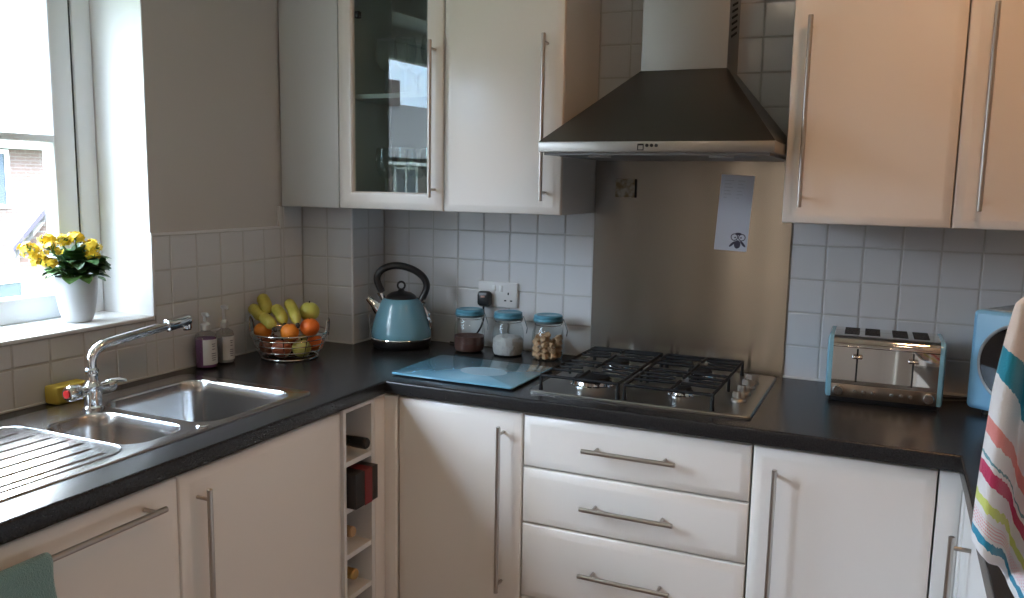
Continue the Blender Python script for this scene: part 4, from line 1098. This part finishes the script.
# nearer gabled outbuilding whose roof slope shows behind the plant
gc = V(-6.46,5.69,0); rz = math.atan2(-.58,.81)
r = thing('gabled_outhouse', 'low brick building with a steep gable seen behind the flowering plant', 'outbuilding', (gc.x,gc.y,GZ), rz)
ez, pk, hw, dp_ = .70-GZ, 3.05-GZ, 1.9, 4.0
mb = MB(); mb.loft([[V(x,y,z) for y, z in ((-hw,0),(hw,0),(hw,ez),(0,pk-.06),(-hw,ez))] for x in (0,-dp_)]); mb.build('walls', M_brick, r, world=False)
mb = MB()
for s in (-1,1):
    mb.loft([[V(x,s*(hw+.05),ez-.22),V(x,0,pk),V(x,0,pk+.13),V(x,s*(hw+.05),ez-.09)] for x in (.12,-dp_)])
mb.build('roof', M_roof, r, world=False)
mb = MB()
for s in (-1,1): mb.loft([[V(x,s*(hw+.06),ez-.13),V(x,0,pk+.01),V(x,0,pk+.15),V(x,s*(hw+.06),ez-.07)] for x in (.18,.121)])
mb.build('barge_board', mat('barge_board', (.020,.015,.028), .6), r, world=False)

# ------------------------------------------------------------------ world, sun, portals
w = bpy.data.worlds.new('sky'); C.world = w; w.use_nodes = True
N, L = w.node_tree.nodes, w.node_tree.links
bg = N['Background']; tc = N.new('ShaderNodeTexCoord'); nz = N.new('ShaderNodeTexNoise'); cr_ = N.new('ShaderNodeValToRGB')
mp = N.new('ShaderNodeMapping'); mp.inputs['Scale'].default_value = (1,1,2.2)
nz.inputs['Scale'].default_value = 3.2; nz.inputs['Detail'].default_value = 6
L.new(tc.outputs['Generated'], mp.inputs['Vector']); L.new(mp.outputs[0], nz.inputs['Vector']); L.new(nz.outputs['Fac'], cr_.inputs['Fac'])
cr_.color_ramp.elements[0].position = .38; cr_.color_ramp.elements[0].color = (.50,.68,.95,1); cr_.color_ramp.elements[1].position = .62; cr_.color_ramp.elements[1].color = (.93,.96,1.0,1)
L.new(cr_.outputs['Color'], bg.inputs['Color']); # overcast sky: about three times brighter overhead than at the horizon
sx = N.new('ShaderNodeSeparateXYZ'); rg = N.new('ShaderNodeMapRange'); L.new(tc.outputs['Generated'], sx.inputs[0]); L.new(sx.outputs['Z'], rg.inputs['Value'])
rg.inputs['From Min'].default_value = 0; rg.inputs['From Max'].default_value = 1; rg.inputs['To Min'].default_value = 14; rg.inputs['To Max'].default_value = 64
L.new(rg.outputs['Result'], bg.inputs['Strength'])
sun = bpy.data.lights.new('sun', 'SUN'); sun.energy = 7; sun.angle = .03; sun.color = (1,.95,.88)
so = bpy.data.objects.new('sun', sun); COL.objects.link(so); so.rotation_euler = V(-.62,.25,-.74).to_track_quat('-Z','Y').to_euler(); so.location = (0,0,12)
def portal(name, loc, d, sx, sy):
    l = bpy.data.lights.new(name, 'AREA'); l.shape = 'RECTANGLE'; l.size = sx; l.size_y = sy; l.cycles.is_portal = True
    o = bpy.data.objects.new(name, l); COL.objects.link(o); o.location = loc; o.rotation_euler = d.to_track_quat('-Z','Z').to_euler()
portal('window_portal', (-.262,-1.625,1.60), V(1,0,0), 1.55, 1.06)

# ------------------------------------------------------------------ camera
cam = bpy.data.cameras.new('camera'); co = bpy.data.objects.new('camera', cam); COL.objects.link(co); C.camera = co
Rv = V(0.9109583799323113, 0.41210505910645306, 0.018006951156863116); Uv = V(-0.07298258994547877, 0.1180559008497935, 0.9903213346381031); Fv = V(-0.4059906053050352, 0.9034557125467804, -0.13762050672280102)
Mx = Matrix((Rv, Uv, -Fv)).transposed().to_4x4(); Mx.translation = V(1.866792573947651, -2.56785187176897, 1.4617276090437823)
co.matrix_world = Mx
cam.sensor_width = 36; cam.sensor_fit = 'HORIZONTAL'; cam.lens = 844.5555*36/1024; cam.shift_y = 2.68/1024; cam.clip_start = .05; cam.clip_end = 300

C.view_settings.view_transform = 'Standard'; C.view_settings.look = 'None'; C.view_settings.gamma = 1; C.view_settings.exposure = 0; C.view_settings.use_curve_mapping = False
C.cycles.max_bounces = 10; C.cycles.diffuse_bounces = 5; C.cycles.glossy_bounces = 5; C.cycles.transparent_max_bounces = 16
C.cycles.caustics_reflective = False; C.cycles.caustics_refractive = False; C.cycles.sample_clamp_indirect = 6
C.cycles.use_denoising = True
